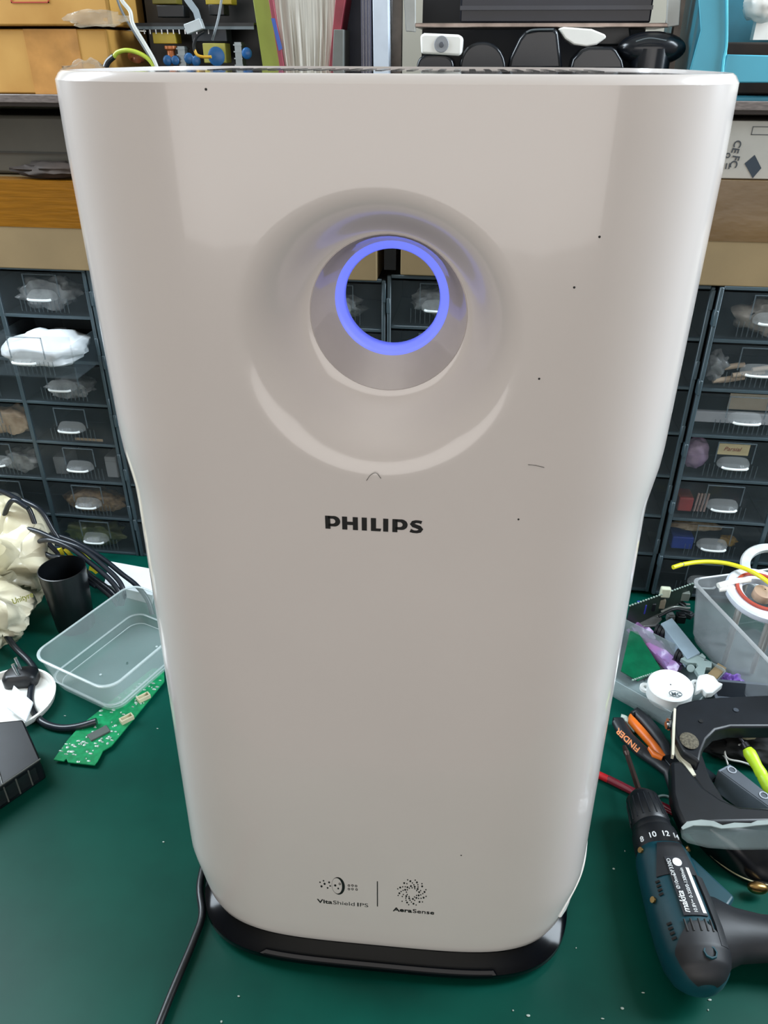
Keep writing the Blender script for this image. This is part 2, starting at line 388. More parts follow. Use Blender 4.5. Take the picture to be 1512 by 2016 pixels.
for k in range(12):
    for q in range(6):
        a = 2*pi*k/12+q*.17; r = .0045+.0015*q
        if (k*7+q*3) % 9 == 0: continue
        dot(sw, c0+Vector((r*cos(a), 0, r*1.45*sin(a))), .0005+.00028*(q % 3 == 1), .0008+.0004*(q % 3 == 1), 8)
obj('swirl_icon', sw, BLK, pur, smooth=20)
# lower side bulges, rear body seen past the cut-out of the front cover
def side_pt(sx, y, z, off):
    w_ = curve(WTAB, z); return Vector((sx*(w_*(1-abs((y-.125)/.125)**NE)**(1/NE)+off), y-off*.6*max(0, (.09-y)/.09), z))
for sx, ya, yb in ((-1, .070, .050), (1, .080, .026)):
    sb = G(); R_ = []
    for k in range(25):
        t = k/24; z = lerp(.034, .115, t); edge_ = sqrt(max(0, 1-(2*min(t, .18)/.36-1)**2)) if t < .18 else 1
        y0 = lerp(.115, lerp(yb, ya, t**1.5), edge_); y1 = .118
        R_.append([side_pt(sx, lerp(y0, y1, q/12), z, .0016*sin(pi*min(1, .15+q/12))) for q in range(13)]+[side_pt(sx, lerp(y0, y1, 1-q/12), z, -.001) for q in range(13)])
    sb.loft(R_); obj('side_grip', sb, mat('lit_white_plastic', 'f8f8f6', .25, var=.02), pur, smooth=60)  # strong light on the rear body painted in as whiter plastic
obj('grip_slot', G().ell(side_pt(1, .044, .040, -.001), (.003, .004, .003)), BLACK, pur)
# dust specks and a hair on the shell
hr = G(); hr.tube([onf(722, 945)+Vector((0, -.0004, 0)), onf(730, 934)+Vector((0, -.0006, 0)), onf(741, 930)+Vector((0, -.0006, 0)), onf(750, 941)+Vector((0, -.0004, 0))], .00014, 6); obj('stray_hair', hr, BLK, pur)
hr = G(); hr.tube([onf(1040, 917)+Vector((0, -.0004, 0)), onf(1055, 919)+Vector((0, -.0006, 0)), onf(1072, 924)+Vector((0, -.0004, 0))], .00012, 6); obj('stray_hair', hr, BLK, pur)
for px, py in ((1062, 748), (1021, 1025), (1132, 569), (1183, 470), (908, 1685), (404, 176)):
    obj('dirt_speck', G().ell(onf(px, py), (.0006, .0003, .0006), 8, 6), BLK, pur)
# cord from under the back left
# keep the run behind the body by starting at the back left corner
pc = G(); pc.tube([(-.12, .262, .03), (-.17, .255, .012), (-.186, .20, .006), (-.184, .12, .006), (-.181, .06, .006)]+[LP(Z(*q, .006)) for q in ((398, 1800), (382, 1850), (357, 1910), (336, 1960), (318, 2005), (296, 2060), (270, 2120))]+[(-.40, -.165, .006), (-.52, -.185, .006), (-.66, -.16, .006)], .0036, 12)
obj('power_cord', pc, CORDM, pur, smooth=60)
pur.location = (PX0, .125, 0); pur.rotation_euler.z = PTH
# ================================================================== DRAWER CABINETS
CW, CH, CD, RP = .404, .458, .15, .065
CY = .60
cab = thing('drawer_cabinet', (-.6765, CY, .0), 'x', 'drawer cabinet', 'small parts drawer cabinets')
def cab_frame(cx, cy):
    g = G(); x0 = cx-CW/2+.001; x1 = cx+CW/2-.001; t = .005
    FD = .005
    g.box((x0, cy, 0), (x0+t, cy+FD, CH)); g.box((x1-t, cy, 0), (x1, cy+FD, CH))
    for k in range(8):
        z = .002+RP*k; g.box((x0+t, cy+.001, z-.002), (x1-t, cy+FD, z+.0025))
    for k in (1, 2):
        x = x0+(x1-x0)*k/3; g.box((x-.0032, cy+.0005, .004), (x+.0032, cy+FD, CH-.001))
    for k in range(5):   # interlocking tabs on the sides
        z = .05+.09*k; g.box((x0-.0006, cy-.0015, z), (x0+.004, cy+.01, z+.02)); g.box((x1-.004, cy-.0015, z+.02), (x1+.0006, cy+.01, z+.045))
    return g
def cab_body(cx, cy):
    g = G(); x0 = cx-CW/2+.001; x1 = cx+CW/2-.001; t = .005; F_ = .0052
    g.box((x0, cy+F_, 0), (x0+t, cy+CD, CH)); g.box((x1-t, cy+F_, 0), (x1, cy+CD, CH)); g.box((x0+t, cy+CD-.003, 0), (x1-t, cy+CD, CH))
    for k in range(8):
        z = .002+RP*k; g.box((x0+t, cy+F_, z-.0015), (x1-t, cy+CD-.003, z+.0015))
    for k in (1, 2):
        x = x0+(x1-x0)*k/3; g.box((x-.002, cy+F_, .004), (x+.002, cy+CD-.003, CH-.001))
    return g
obj('carcass', cab_body(-.6765, CY), CABIN, cab)
fr = obj('frame', cab_frame(-.6765, CY), CABF, cab, bevel=.0008, seg=1)
DW, DH = .1265, .0575
def make_drawer():   # local: centre bottom front at origin
    g = G(); w = DW/2
    g.box((-w, 0, 0), (w, .0018, DH*.62)); g.box((-w, 0, DH*.62), (w, .0018, DH))
    g.box((-w, 0, 0), (-w+.0016, .135, DH*.8)); g.box((w-.0016, 0, 0), (w, .135, DH*.8)); g.box((-w, 0, 0), (w, .135, .0016)); g.box((-w, .1334, 0), (w, .135, DH*.8))
    return g
def loc_obj(name, g, m, parent, loc=(0, 0, 0), **k):
    """mesh in local coordinates of parent"""
    sv = g.v; off = wloc(parent); g.v = [v+off for v in sv]; o = obj(name, g, m, parent, **k); o.location = loc; return o
def make_parts(dr):
    h = G(); A = 12; rings = []
    for k in range(A+1):
        x = -.021+.042*k/A; e = max(0, 1-abs(x/.0212)**4)**.5
        rings.append([(x, -.0005, .0245), (x, -.014*e-.0008, .0225), (x, -.0165*e-.001, .0235), (x, -.0165*e-.001, .0262), (x, -.012*e-.0008, .0262+.0035*e), (x, -.0005, .0262+.009*e)])
    h.loft(rings); ho = loc_obj('handle', h, CLEAR2, dr, smooth=30)
    h = G(); h.tube([(-.0165, -.0120, .0242), (-.012, -.0158, .0242), (0, -.0172, .0242), (.012, -.0158, .0242), (.0165, -.0120, .0242)], .0017, 8); loc_obj('lip_highlight', h, mat('painted_lip_highlight', 'e8eeee', .1, alpha=.9), dr)  # highlight along the handle's lower lip, painted as a white bar
    f = G(); f.box((-.0245, -.0016, .026), (-.0233, 0, DH-.002)); f.box((.0233, -.0016, .026), (.0245, 0, DH-.002)); f.box((-.0245, -.0014, DH-.003), (.0245, 0, DH-.002))
    loc_obj('label_holder', f, mat('clear_ridge', '66737a', .2, alpha=.5), dr)
    r = G()
    for k in range(12): x = -.036+.0062*k; r.box((x, -.0009, .004), (x+.0011, 0, .0225))
    loc_obj('grip_ribs', r, mat('clear_rib', '59656b', .25, alpha=.4), dr)
d0 = loc_obj('drawer', make_drawer(), CLEAR, cab)
make_parts(d0)
colx = [-.6765+dx for dx in (-.1345, 0, .1345)]
def drawer_loc(ci, rk): return Vector(((-.1345, 0, .1345)[ci], .0012, .005+RP*rk))
d0.location = drawer_loc(0, 0)
for ci in range(3):
    for rk in range(7):
        if ci == rk == 0: continue
        c = copy_tree(d0, cab); c.location = drawer_loc(ci, rk)
        if ci == 2 and rk == 5: c.location.y -= .068; openw = c
CABX = [(-.6765, CY, 0, 'dark slate drawer cabinet left of the white purifier, with one drawer pulled out', -1),
        (-.2725, CY, 0, 'dark slate drawer cabinet mostly hidden, left one behind the purifier', 0),
        (.1315, CY, .006, 'dark slate drawer cabinet mostly hidden, right one behind the purifier hole', 1),
        (.5365, .592, .008, 'dark slate drawer cabinet at the right edge, full of colourful parts', 2)]
cabs = [cab]
for i, (x, y, z, lab, q) in enumerate(CABX):
    c = cab if i == 0 else copy_tree(cab)
    if i: c.location = (x, y, z); cabs.append(c)
    c['label'] = lab
    if i:
        for ch in c.children:
            if ch.name.startswith('drawer') and ch.location.y < 0: ch.location.y = .0012
# ------------------------------------------------------------------ contents of the drawers
def inside(cx, cy, ci, rk): return Vector((cx+(-.1345, 0, .1345)[ci], cy+.02, .0068+RP*rk+(.008 if cx > .3 else .006 if cx > 0 else 0)))
def crumple(g, c, r, seed, noise=.45): g.ell((c[0], c[1], c[2]+r[2]*.8), r, 28, 18, noise, seed, 2.6)
def bag(ci_o, r, m, label, cat='bag', seed=1, noise=.45, name='plastic_bag', group=None, back=.014):
    g = G(); crumple(g, ci_o, r, seed, noise); zmin = min(v.z for v in g.v)
    for v in g.v: v.z += ci_o[2]-zmin+.0003
    lim = ci_o[1]-back
    for v in g.v: v.y = max(v.y, lim)
    return tag(obj(name, g, m, smooth=70), label, cat, group)
A0 = (-.6765, CY); D4 = (.5365, .592)
greybag = mat('grey_film', '8c9092', .2, var=.4, scale=70, bump=.5, alpha=.85)
bag(inside(*A0, 2, 6), (.045, .03, .02), greybag, 'grey crumpled plastic bag in the top drawer beside the purifier, left cabinet', seed=2)
I = inside(*A0, 2, 5)-Vector((0, .068, 0))
bag(I+Vector((.0, .030, 0)), (.057, .058, .021), mat('white_film', 'e6ecf0', .3, var=.1, bump=.5), 'white bag filling the pulled-out drawer of the left cabinet', seed=3, noise=.22, back=.044)
bag(inside(*A0, 2, 4), (.035, .03, .014), greybag, 'dull grey bag in the drawer below the pulled-out one', seed=4)
I = inside(*A0, 2, 3); tag(obj('paper_label', G().box((I.x-.002, I.y-.016, I.z+.001), (I.x+.042, I.y-.0155, I.z+.005)), mat('tan_paper', 'a08c70', .7)), 'thin tan strip at the bottom of a dark drawer, left cabinet', 'paper strip')
I = inside(*A0, 2, 2)
tag(obj('adapter_block', G().box((I.x-.052, I.y-.008, I.z), (I.x-.032, I.y+.03, I.z+.03)), mat('grey_block', '70767a', .6), bevel=.002), 'grey block at the left of the fifth drawer down, left cabinet', 'part block')
tag(obj('adapter_block', G().box((I.x+.033, I.y-.008, I.z), (I.x+.052, I.y+.03, I.z+.036)), mat('grey_block2', '8a9094', .6), bevel=.002), 'paler grey block at the right of the fifth drawer down, left cabinet', 'part block')
bag(inside(*A0, 2, 1), (.05, .025, .017), mat('brown_parts', '5c4a36', .5, col2='8a7250', var=.3, scale=150, bump=.8), 'heap of brown components in second lowest drawer, left cabinet', 'components', 5, .3, 'component_heap')
bag(inside(*A0, 2, 0)+Vector((-.01, 0, 0)), (.045, .03, .02), mat('olive_film', '5c6238', .3, var=.4, scale=80, bump=.5), 'olive tinted bag in the lowest drawer, left cabinet', seed=6)
bag(inside(*A0, 1, 3)+Vector((.03, 0, 0)), (.033, .03, .021), mat('tan_wrap', '9a8064', .5, col2='c0ab90', scale=60, bump=.5), 'tan wrapped parts in the drawer at the left picture edge', 'components', 7, .3, 'component_heap')
bag(inside(*A0, 1, 2)+Vector((.03, 0, 0)), (.03, .03, .016), greybag, 'grey bag in left-edge drawer under the tan parts', seed=8)
# right cabinet, first column
bag(inside(*D4, 0, 6)+Vector((.01, 0, 0)), (.044, .03, .021), mat('tan_grey_film', 'a39c92', .2, col2='7c766e', var=.4, scale=70, bump=.6, alpha=.9), 'clear bag with tan parts in the top drawer, right cabinet', seed=9)
I = inside(*D4, 0, 5)
for k in range(9):
    x = I.x-.035+.0075*(k % 7)+.004*(k//7); z = I.z+.004+.0085*(k//3) ; yy = I.y-.008+.002*(k % 3)
    g = G(); g.cyl((x-.012, yy, z), (x+.013, yy+.004, z+.004), .0033, n=12)
    tag(obj('ceramic_resistor', g, mat('cream_ceramic', 'c9b49c', .6)), 'cream stick component piled in second drawer down, right cabinet', 'resistor', 'cream sticks in the second drawer')
bag(I+Vector((-.045, 0, 0)), (.014, .015, .018), greybag, 'small grey pouch left of the cream sticks, right cabinet', seed=10)
I = inside(*D4, 0, 4)
tag(obj('foam_strip', G().box((I.x-.06, I.y-.01, I.z+.012), (I.x+.045, I.y-.002, I.z+.027)), mat('grey_foam', 'a8acb2', .7), bevel=.001), 'long light grey foam strip in third drawer, right cabinet', 'foam strip')
tag(obj('paper_card', G().box((I.x-.018, I.y+.001, I.z+.028), (I.x+.05, I.y+.002, I.z+.050)), mat('beige_card', 'bdb4a0', .7)), 'beige card standing above the foam strip, right cabinet', 'card')
I = inside(*D4, 0, 3)
bag(I+Vector((-.045, 0, .004)), (.017, .015, .022), mat('purple_film', 'b09ab4', .3, col2='8a6e94', var=.3, scale=40, alpha=.9), 'small purple pouch in fourth drawer down, right cabinet', seed=11, noise=.2)
cd = thing('paper_label', (I.x-.003, I.y-.015, I.z+.032), 'yellowish paper label with red writing, fourth drawer, right cabinet', 'label')
obj('card', G().box((I.x-.022, I.y-.0155, I.z+.034), (I.x+.018, I.y-.015, I.z+.050)), mat('yellow_paper', 'cbbb8e', .7), cd)
g = G(); text_geo(g, 'Parsial', .0085, (I.x-.015, I.y-.0158, I.z+.040), ex, up, .0002, shear=.3); obj('handwriting', g, mat('red_ink', '8c4034', .6), cd)
I = inside(*D4, 0, 2)
tag(obj('component_pack', G().box((I.x-.055, I.y-.01, I.z+.004), (I.x-.035, I.y+.02, I.z+.026)), mat('red_pack', '9a3a38', .5), bevel=.002), 'small red pack in fifth drawer down, right cabinet', 'pack')
for k in range(4):
    g = G(); g.cyl((I.x-.031+.0045*k, I.y-.006, I.z+.004), (I.x-.028+.0045*k, I.y-.002, I.z+.031), .0016, n=10)
    tag(obj('coloured_stick', g, mat('pink_stick', 'a9928c', .5)), 'thin pinkish stick beside the small red pack, right cabinet', 'stick', 'pink sticks by the red pack')
I = inside(*D4, 0, 1)
tag(obj('component_block', G().box((I.x-.052, I.y-.01, I.z+.006), (I.x-.022, I.y+.02, I.z+.026)), mat('blue_block', '1c3c9c', .5), bevel=.0015), 'blue block in second lowest drawer, right cabinet', 'block')
bag(I+Vector((.03, .004, .008)), (.012, .008, .008), mat('yellow_part', 'b08c3a', .5, var=.3), 'small yellow piece right of the blue block', 'component', 12, .4, 'yellow_component')
bag(I+Vector((-.02, .006, .030)), (.035, .01, .007), mat('brown_parts2', '8a7450', .5, col2='b8aa90', var=.3, scale=120), 'tan strips lying above the blue block, right cabinet', 'components', 13, .3, 'component_heap')
bag(inside(-.2725, CY, 0, 2)+Vector((-.035, 0, 0)), (.022, .02, .02), mat('tan_wrap2', 'a89470', .6), 'tan pack at the left of a cabinet behind the purifier', 'pack', 14, .15, 'parts_pack')
bag(inside(.1315, CY, 0, 6)+Vector((0, 0, .004)), (.035, .02, .018), greybag, 'clear bag in the drawer seen right through the purifier hole', seed=15)
bag(inside(-.2725, CY, 2, 6)+Vector((0, 0, .002)), (.035, .02, .015), greybag, 'clear bag in the drawer seen left through the purifier hole', seed=16)
# ================================================================== CARTONS ON THE CABINETS
TAN = mat('brown_cardboard', '8f7a58', .75, var=.06, scale=18, bump=.05)
TAN2 = mat('warm_cardboard', 'b99a66', .7, var=.08, scale=14, bump=.05)
TAPEB = mat('orange_brown_tape', '8a5a14', .22, var=.12, scale=12, stretch=(2, 10, 30), bump=.25)
TAPEC = mat('brown_tape', '6e5638', .18, var=.10, scale=6, stretch=(2, 3, 4), bump=.3)
def carton(x0, x1, y0, y1, z0, z1, label, m, tape=None, tz=None, group=None):
    t = thing('cardboard_box', ((x0+x1)/2, (y0+y1)/2, z0), label, 'cardboard box', group)
    obj('carton', G().box((x0, y0, z0), (x1, y1, z1)), m, t, bevel=.0015)
    if tape: obj('packing_tape', G().box((x0-.0004, y0-.0005, tz), (x1+.0004, y0+.03, z1+.0004)), tape, t)
    return t
carton(-.90, -.082, .594, .80, CH+.0005, .568, 'long tan carton with a wide orange-brown tape band, on the left drawer cabinets', TAN, TAPEB, .512)
carton(-.052, .76, .594, .80, .4670, .584, 'long tan carton with a wide dull brown tape band, on the right drawer cabinets', TAN, TAPEC, .519)
gb = G(); gb.tube([(-.080, .5925, .455), (-.0785, .5925, .50), (-.080, .5925, .54)], .0022); gb.tube([(-.055, .5925, .455), (-.0565, .5925, .50), (-.055, .5925, .54)], .0022)
hk = thing('hanging_strap', (-.067, .6, .47), 'black strap between the two long cartons, seen through the purifier hole', 'strap')
obj('strap', G().box((-.074, .605, .4705), (-.059, .609, .585)), BLACKM, hk)
# dark recess contents, left
rb = thing('storage_box', (-.58, .66, .5695), 'dull grey translucent storage box on the left taped carton', 'box')
g = G(); g.box((-.80, .64, .5695), (-.455, .78, .638)); obj('container', g, mat('dull_grey_plastic', '4c4a44', .35, var=.25, scale=8, col2='5c5950'), rb, bevel=.004)
g = G(); g.box((-.485, .637, .572), (-.4835, .64, .636)); g.box((-.60, .637, .595), (-.46, .64, .5965)); obj('ridge', g, mat('grey_ridge', '35342f', .5), rb)
tag(obj('folded_cloth', G().ell((-.50, .615, .5785), (.05, .02, .009), 28, 16, .35, 5), mat('dark_brown_cloth', '30241c', .8, var=.3), smooth=70), 'dark brown folded scrap lying before the dull grey storage box', 'cloth scrap')
# white carton right with markings
wc = thing('printed_carton', (.52, .66, .5850), 'white carton with certification marks and a dark blue diamond, on the right taped box', 'cardboard box')
FYc = .605
obj('carton', G().box((.30, FYc, .5850), (.75, .78, .644)), mat('white_carton', 'a8a49c', .6, var=.04), wc, bevel=.001)
def on(px, py): return Y(px, py, FYc-.0003)
g = G()
for body, (px, py), sz in (('CE', (1448, 275), .011), ('FC', (1444, 305), .011)):
    text_geo(g, body, sz, on(px, py), (-.12, 0, -1), (1, 0, -.12), .0002, bold=.0002)
for k in range(2): pass
ringm(g, on(1433, 306), on(1433, 306), .0028, .0028, .0016, .0016, 20)
for px in (1424, 1430, 1436): a = on(px, 327); g.box((a.x-.0006, a.y, a.z-.003), (a.x+.0006, a.y+.0003, a.z+.003))
a = on(1482, 250); b_ = on(1513, 266)
g.box((a.x, a.y, a.z), (b_.x+.03, a.y+.0002, a.z+.0007)); g.box((a.x, a.y, b_.z), (b_.x+.03, a.y+.0002, b_.z+.0007)); g.box((a.x, a.y, b_.z), (a.x+.0007, a.y+.0002, a.z))
obj('printed_marks', g, mat('grey_ink', '3c4044', .6), wc)
g = G(); g.prism([on(1486, 305), on(1499, 331), on(1482, 351), on(1466, 322)], (0, .0004, 0)); obj('diamond_mark', g, mat('blue_black_ink', '26333f', .5), wc)
# ================================================================== SHELF
SZ = .6635
sh = thing('wall_shelf', (0, .72, .65), 'dark brown shelf board above the drawer cabinets', 'shelf')
obj('board', G().box((-1.1, .600, .650), (1.1, .949, SZ-.0005)), mat('dark_brown_wood', '2c211c', .5, var=.2, scale=8, stretch=(1, 12, 12)), sh, bevel=.001)
obj('edge_trim', G().box((-1.1, .5965, .6545), (1.1, .6, SZ)), mat('worn_edge_strip', '6a605c', .45, var=.3, scale=30, stretch=(3, 20, 20)), sh, bevel=.0008)
for x in (-1.0, 1.0): obj('bracket', G().box((x-.015, .62, .45), (x+.015, .949, .650)), BLACK, sh)
# ================================================================== THINGS ON THE SHELF
def box_px(px0, px1, pytop, pybot, Yf, depth, zmin=None):
    a = Y(px0, pybot, Yf); b = Y(px1, pytop, Yf); z0 = SZ if zmin is None else zmin
    return (a.x, Yf, z0), (b.x, Yf+depth, b.z)
YB = mat('yellow_tan_cardboard', 'b07c30', .6, var=.14, scale=10, col2='c8984c')
FILM = mat('wrinkled_clear_tape', 'd8cdb8', .12, var=.2, scale=60, bump=.8, alpha=.28)
a, b = box_px(-260, 207, 57, 190, .605, .20)
lb = thing('cardboard_box', ((a[0]+b[0])/2, .7, SZ), 'yellow-tan carton with clear tape at the left shelf end, lower of two', 'cardboard box', None)
obj('carton', G().box(a, b), YB, lb, bevel=.002)
obj('packing_tape', G().box((b[0]-.10, a[1]-.0006, a[2]), (b[0]-.035, a[1]-.0001, b[2])), mat('tan_tape_patch', 'c08c50', .2, var=.2, scale=30, bump=.4), lb)
g = G(); g.ell((b[0]-.03, a[1]-.001, SZ+.02), (.03, .0015, .016), 20, 12, .4, 3); obj('tape_wrinkle', g, FILM, lb)
ztop = b[2]
a2, b2 = box_px(-260, 196, -90, 50, .600, .20); 
ub = thing('cardboard_box', ((a2[0]+b2[0])/2, .7, ztop+.003), 'yellow-tan carton with a red framed label, upper of two on the shelf', 'cardboard box')
obj('carton', G().box((a2[0], a2[1], ztop+.003), b2), YB, ub, bevel=.002)
g = G(); g.ell((b2[0]-.015, .5985, ztop+.010), (.035, .0015, .008), 20, 12, .4, 6); obj('tape_wrinkle', g, FILM, ub)
g = G(); p0 = Y(22, 6, .5995); p1 = Y(92, -20, .5995); t_ = .0012
g.box((p0.x, .5992, p0.z), (p1.x, .5998, p0.z+t_)); g.box((p0.x, .5992, p0.z), (p0.x+t_, .5998, p1.z)); g.box((p1.x-t_, .5992, p0.z), (p1.x, .5998, p1.z)); g.box((p0.x, .5992, p1.z-t_), (p1.x, .5998, p1.z))
obj('red_frame', g, mat('red_label_ink', 'b03a2c', .5), ub)
# electronics: lower and upper circuit boards with parts
YE = .625
def pcb_part(name, px0, px1, py0, py1, m, parent, y0=YE, d=.02, bevel=.0008):
    a = Y(px0, py1, y0); b = Y(px1, py0, y0); return obj(name, G().box((a.x, y0, a.z), (b.x, y0+d, b.z)), m, parent, bevel=bevel)
pl = Y(262, 45, YE); prr = Y(500, 45, YE); pbz = pl.z
BRDM = mat('dark_board', '15191c', .4, var=.3, scale=80)
ps = thing('power_supply_chassis', ((pl.x+prr.x)/2, .70, SZ), 'black power supply chassis between the cartons and the green file', 'electronics chassis')
g = G(); g.box((pl.x-.008, .68, SZ), (prr.x+.004, .685, SZ+.16)); g.box((pl.x-.008, .68, SZ), (pl.x-.005, .80, SZ+.16)); g.box((prr.x+.001, .68, SZ), (prr.x+.004, .80, SZ+.16))
g.box((pl.x-.008, .62, SZ), (prr.x+.004, .80, SZ+.002)); obj('case', g, mat('black_chassis', '0c0f12', .4, var=.2), ps)
g = G(); g.box((pl.x, YE, pbz-.002), (prr.x, .68, pbz)); g.box((pl.x, YE-.001, pbz-.0045), (prr.x, YE, pbz-.001)); obj('upper_board', g, BRDM, ps)
obj('rail', G().box((pl.x, YE-.002, pbz-.0065), (prr.x, YE, pbz-.0035)), mat('grey_rail', '5a666c', .3, .5), ps)
g = G()
for k in range(14): g.box((pl.x+.005+.007*k, YE-.001, pbz-.011), (pl.x+.0062+.007*k, YE, pbz-.006))
obj('pin_row', g, SILVER, ps)
YEL = mat('yellow_transformer_tape', 'b09a30', .4, var=.12)
pcb_part('transformer', 302, 344, 64, 86, YEL, ps); pcb_part('transformer', 405, 455, -14, 9, YEL, ps); pcb_part('transformer', 300, 345, -14, 8, mat('dim_yellow', '6c6424', .5), ps)
pcb_part('transformer', 402, 443, 85, 124, mat('pale_yellow_tape', 'bdb858', .4), ps)
pcb_part('capacitor_block', 412, 440, 8, 30, BLACK, ps); pcb_part('capacitor_block', 310, 360, 10, 34, BLACK, ps); pcb_part('chip_block', 378, 445, 52, 82, mat('dark_slate', '232b33', .4), ps)
for x0, x1, y0_ in ((350, 363, 91), (462, 475, 83)):
    g = G(); a = Y(x0, 126, YE-.006); b = Y(x1, y0_, YE-.006)
    for k in range(8):
        z = lerp(SZ+.003, b.z, k/7.5); g.box((a.x, YE-.006, z), (b.x, YE+.012, z+.0014))
    g.box((a.x+.001, YE-.004, SZ+.002), (b.x-.001, YE+.010, b.z)); obj('heat_sink', g, mat('grey_aluminium', '8a9498', .35, .7), ps)
BLU = mat('blue_disc_capacitor', '1f5a90', .35, var=.1)
def disc(px, py, r, m, name, parent, y=YE-.008, ax=(0, 1, 0)):
    c = Y(px, py, y); g = G(); g.lathe(c, ax, [(0, -.002), (r*.7, -.0018), (r, -.0005), (r, .0005), (r*.7, .0018), (0, .002)], 20); return obj(name, g, m, parent, smooth=60)
disc(426, 111, .0098, BLU, 'disc_capacitor', ps, YE-.012); disc(372, 115, .0058, BLU, 'disc_capacitor', ps); disc(386, 120, .0055, BLU, 'disc_capacitor', ps); disc(330, 119, .0055, BLU, 'disc_capacitor', ps); disc(345, 119, .005, BLU, 'disc_capacitor', ps)
c = Y(337, 104, YE); g = G(); g.lathe(c, (0, 0, 1), [(.0045, -.012), (.007, -.01), (.007, -.006), (.0045, -.002), (.0045, .002), (.007, .004), (.007, .007)], 20); obj('copper_coil', g, mat('orange_copper', 'b0683a', .35, .3), ps)
c = Y(268, 112, YE); g = G(); g.lathe(c, (0, .6, 1), [(.006, -.004), (.0095, -.002), (.0095, .002), (.006, .004)], 20, closed=True); obj('copper_coil', g, mat('orange_copper2', '9a6040', .35, .3), ps)
disc(486, 105, .006, mat('blue_small', '1f64a8', .3), 'disc_capacitor', ps)
def cable(name, pts, r, m, label, cat, n=10, group=None): g = G(); g.tube(pts, r, n); return tag(obj(name, g, m, smooth=60), label, cat, group)
wy = .598
cable('white_cable', [Y(232, -30, wy), Y(240, 0, wy), Y(256, 22, wy), Y(262, 48, wy), Y(284, 85, wy), Y(303, 118, wy), Y(312, 142, wy)], .0022, mat('white_cable_skin', 'd6d8d4', .4), 'white cable hanging down before the black chassis', 'cable')
cable('grey_cable', [Y(222, -30, wy+.006), Y(238, 18, wy+.006), Y(262, 60, wy+.006), Y(292, 108, wy+.006), Y(306, 142, wy+.006)], .0014, mat('grey_cable_skin', '6c7278', .4), 'thin grey cable hanging next to the white cable', 'cable')
gc = thing('ground_wire', Y(215, 118, wy), 'yellow-green wire with a black end, curving beside the lower carton', 'wire')
g = G(); g.tube([Y(224, 112, wy), Y(232, 103, wy), Y(250, 99, wy), Y(272, 104, wy), Y(292, 116, wy), Y(306, 135, wy)], .0024); obj('insulation', g, mat('yellow_green_skin', 'a8b838', .4), gc)
g = G(); g.tube([Y(208, 132, wy), Y(213, 121, wy), Y(224, 111, wy)], .0033); obj('sleeve', g, CORDM, gc)
rc = thing('ribbon_connector_cable', Y(383, 55, wy), 'flat grey cable with a white connector hanging in the chassis', 'cable')
g = G(); strip(g, [Y(352, -30, wy), Y(370, 0, wy), Y(386, 22, wy), Y(392, 42, wy)], .0035, (0, -1, 0), .0012); obj('flat_cable', g, mat('grey_blue_ribbon', '98a6b0', .4), rc)
g = G(); g.hexa([Y(361, 52, wy), Y(393, 38, wy), Y(393, 38, wy+.012), Y(361, 52, wy+.012), Y(364, 60, wy), Y(397, 48, wy), Y(397, 48, wy+.012), Y(364, 60, wy+.012)]); g = G()
g.prism([Y(361, 48, wy-.003), Y(392, 36, wy-.003), Y(399, 56, wy-.003), Y(368, 68, wy-.003)], (0, .010, 0)); obj('connector', g, mat('pale_grey_plastic', 'b8c0c4', .3), rc, bevel=.0006)
g = G(); g.tube([Y(402, 62, wy), Y(388, 72, wy), Y(382, 88, wy), Y(383, 100, wy)], .0017); obj('black_lead', g, CORDM, rc)
g = G(); g.tube([Y(383, 98, wy), Y(388, 108, wy), Y(400, 112, wy), Y(416, 112, wy)], .0016); obj('yellow_lead', g, mat('amber_skin', 'c89a28', .4), rc)
cable('grey_wire', [Y(440, -30, wy), Y(436, 0, wy), Y(430, 35, wy), Y(423, 62, wy), Y(418, 78, wy+.01)], .0013, mat('grey_wire_skin', '848c92', .4), 'single grey wire right of the white connector', 'wire')
# files and papers
def slab_px(name, bl, br, tl, tr, Yf, depth, m, label, cat, bevel=.0006, parent=None):
    """upright slab whose front face has these pixel corners"""
    P = [Y(*bl, Yf), Y(*br, Yf), Y(*tr, Yf), Y(*tl, Yf)]
    P[0].z = SZ; P[1].z = SZ
    g = G(); g.prism(P, (0, depth, 0)); o = obj(name, g, m, parent, bevel=bevel)
    return o if parent is not None else tag(o, label, cat)
slab_px('lever_file', (522, 132), (556, 132), (492, -40), (528, -40), .61, .20, mat('yellow_green_card', '8a9438', .5, var=.12, scale=12), 'yellow-green card file standing left of the thick book', 'file')
bk = thing('thick_book', Y(600, 130, .61), 'thick worn book standing with its page edges outward', 'book'); bk.location.z = SZ
rings = []
from mathutils import noise as mnz
for k in range(41):
    t = k/40; row = []
    for q in range(9):
        s_ = q/8; l = Y(lerp(532, 566, s_), lerp(-40, 130, s_), .612); r = Y(lerp(662, 640, s_), lerp(-40, 130, s_), .612)
        x = lerp(l.x, r.x, t); z = lerp(l.z, SZ+.001, s_) ; row.append((x, .612+.003*mnz.noise(Vector((t*40, s_*.8, 0)))+.004*abs(t-.5), z))
    rings.append(row)
g = G(); g.loft(rings, cap=False, closed=False); fr_ = list(g.v); fc = list(g.f)
g2 = G(); nn = len(fr_); g2.add(fr_+[v+Vector((0, .13, 0)) for v in fr_], [f for f in fc]+[tuple(i+nn for i in f) for f in fc])
edge = [0*9+q for q in range(9)]+[k*9+8 for k in range(1, 41)]+[40*9+q for q in range(7, -1, -1)]+[k*9 for k in range(39, 0, -1)]
g2.f += [(edge[i], edge[(i+1) % len(edge)], edge[(i+1) % len(edge)]+nn, edge[i]+nn) for i in range(len(edge))]
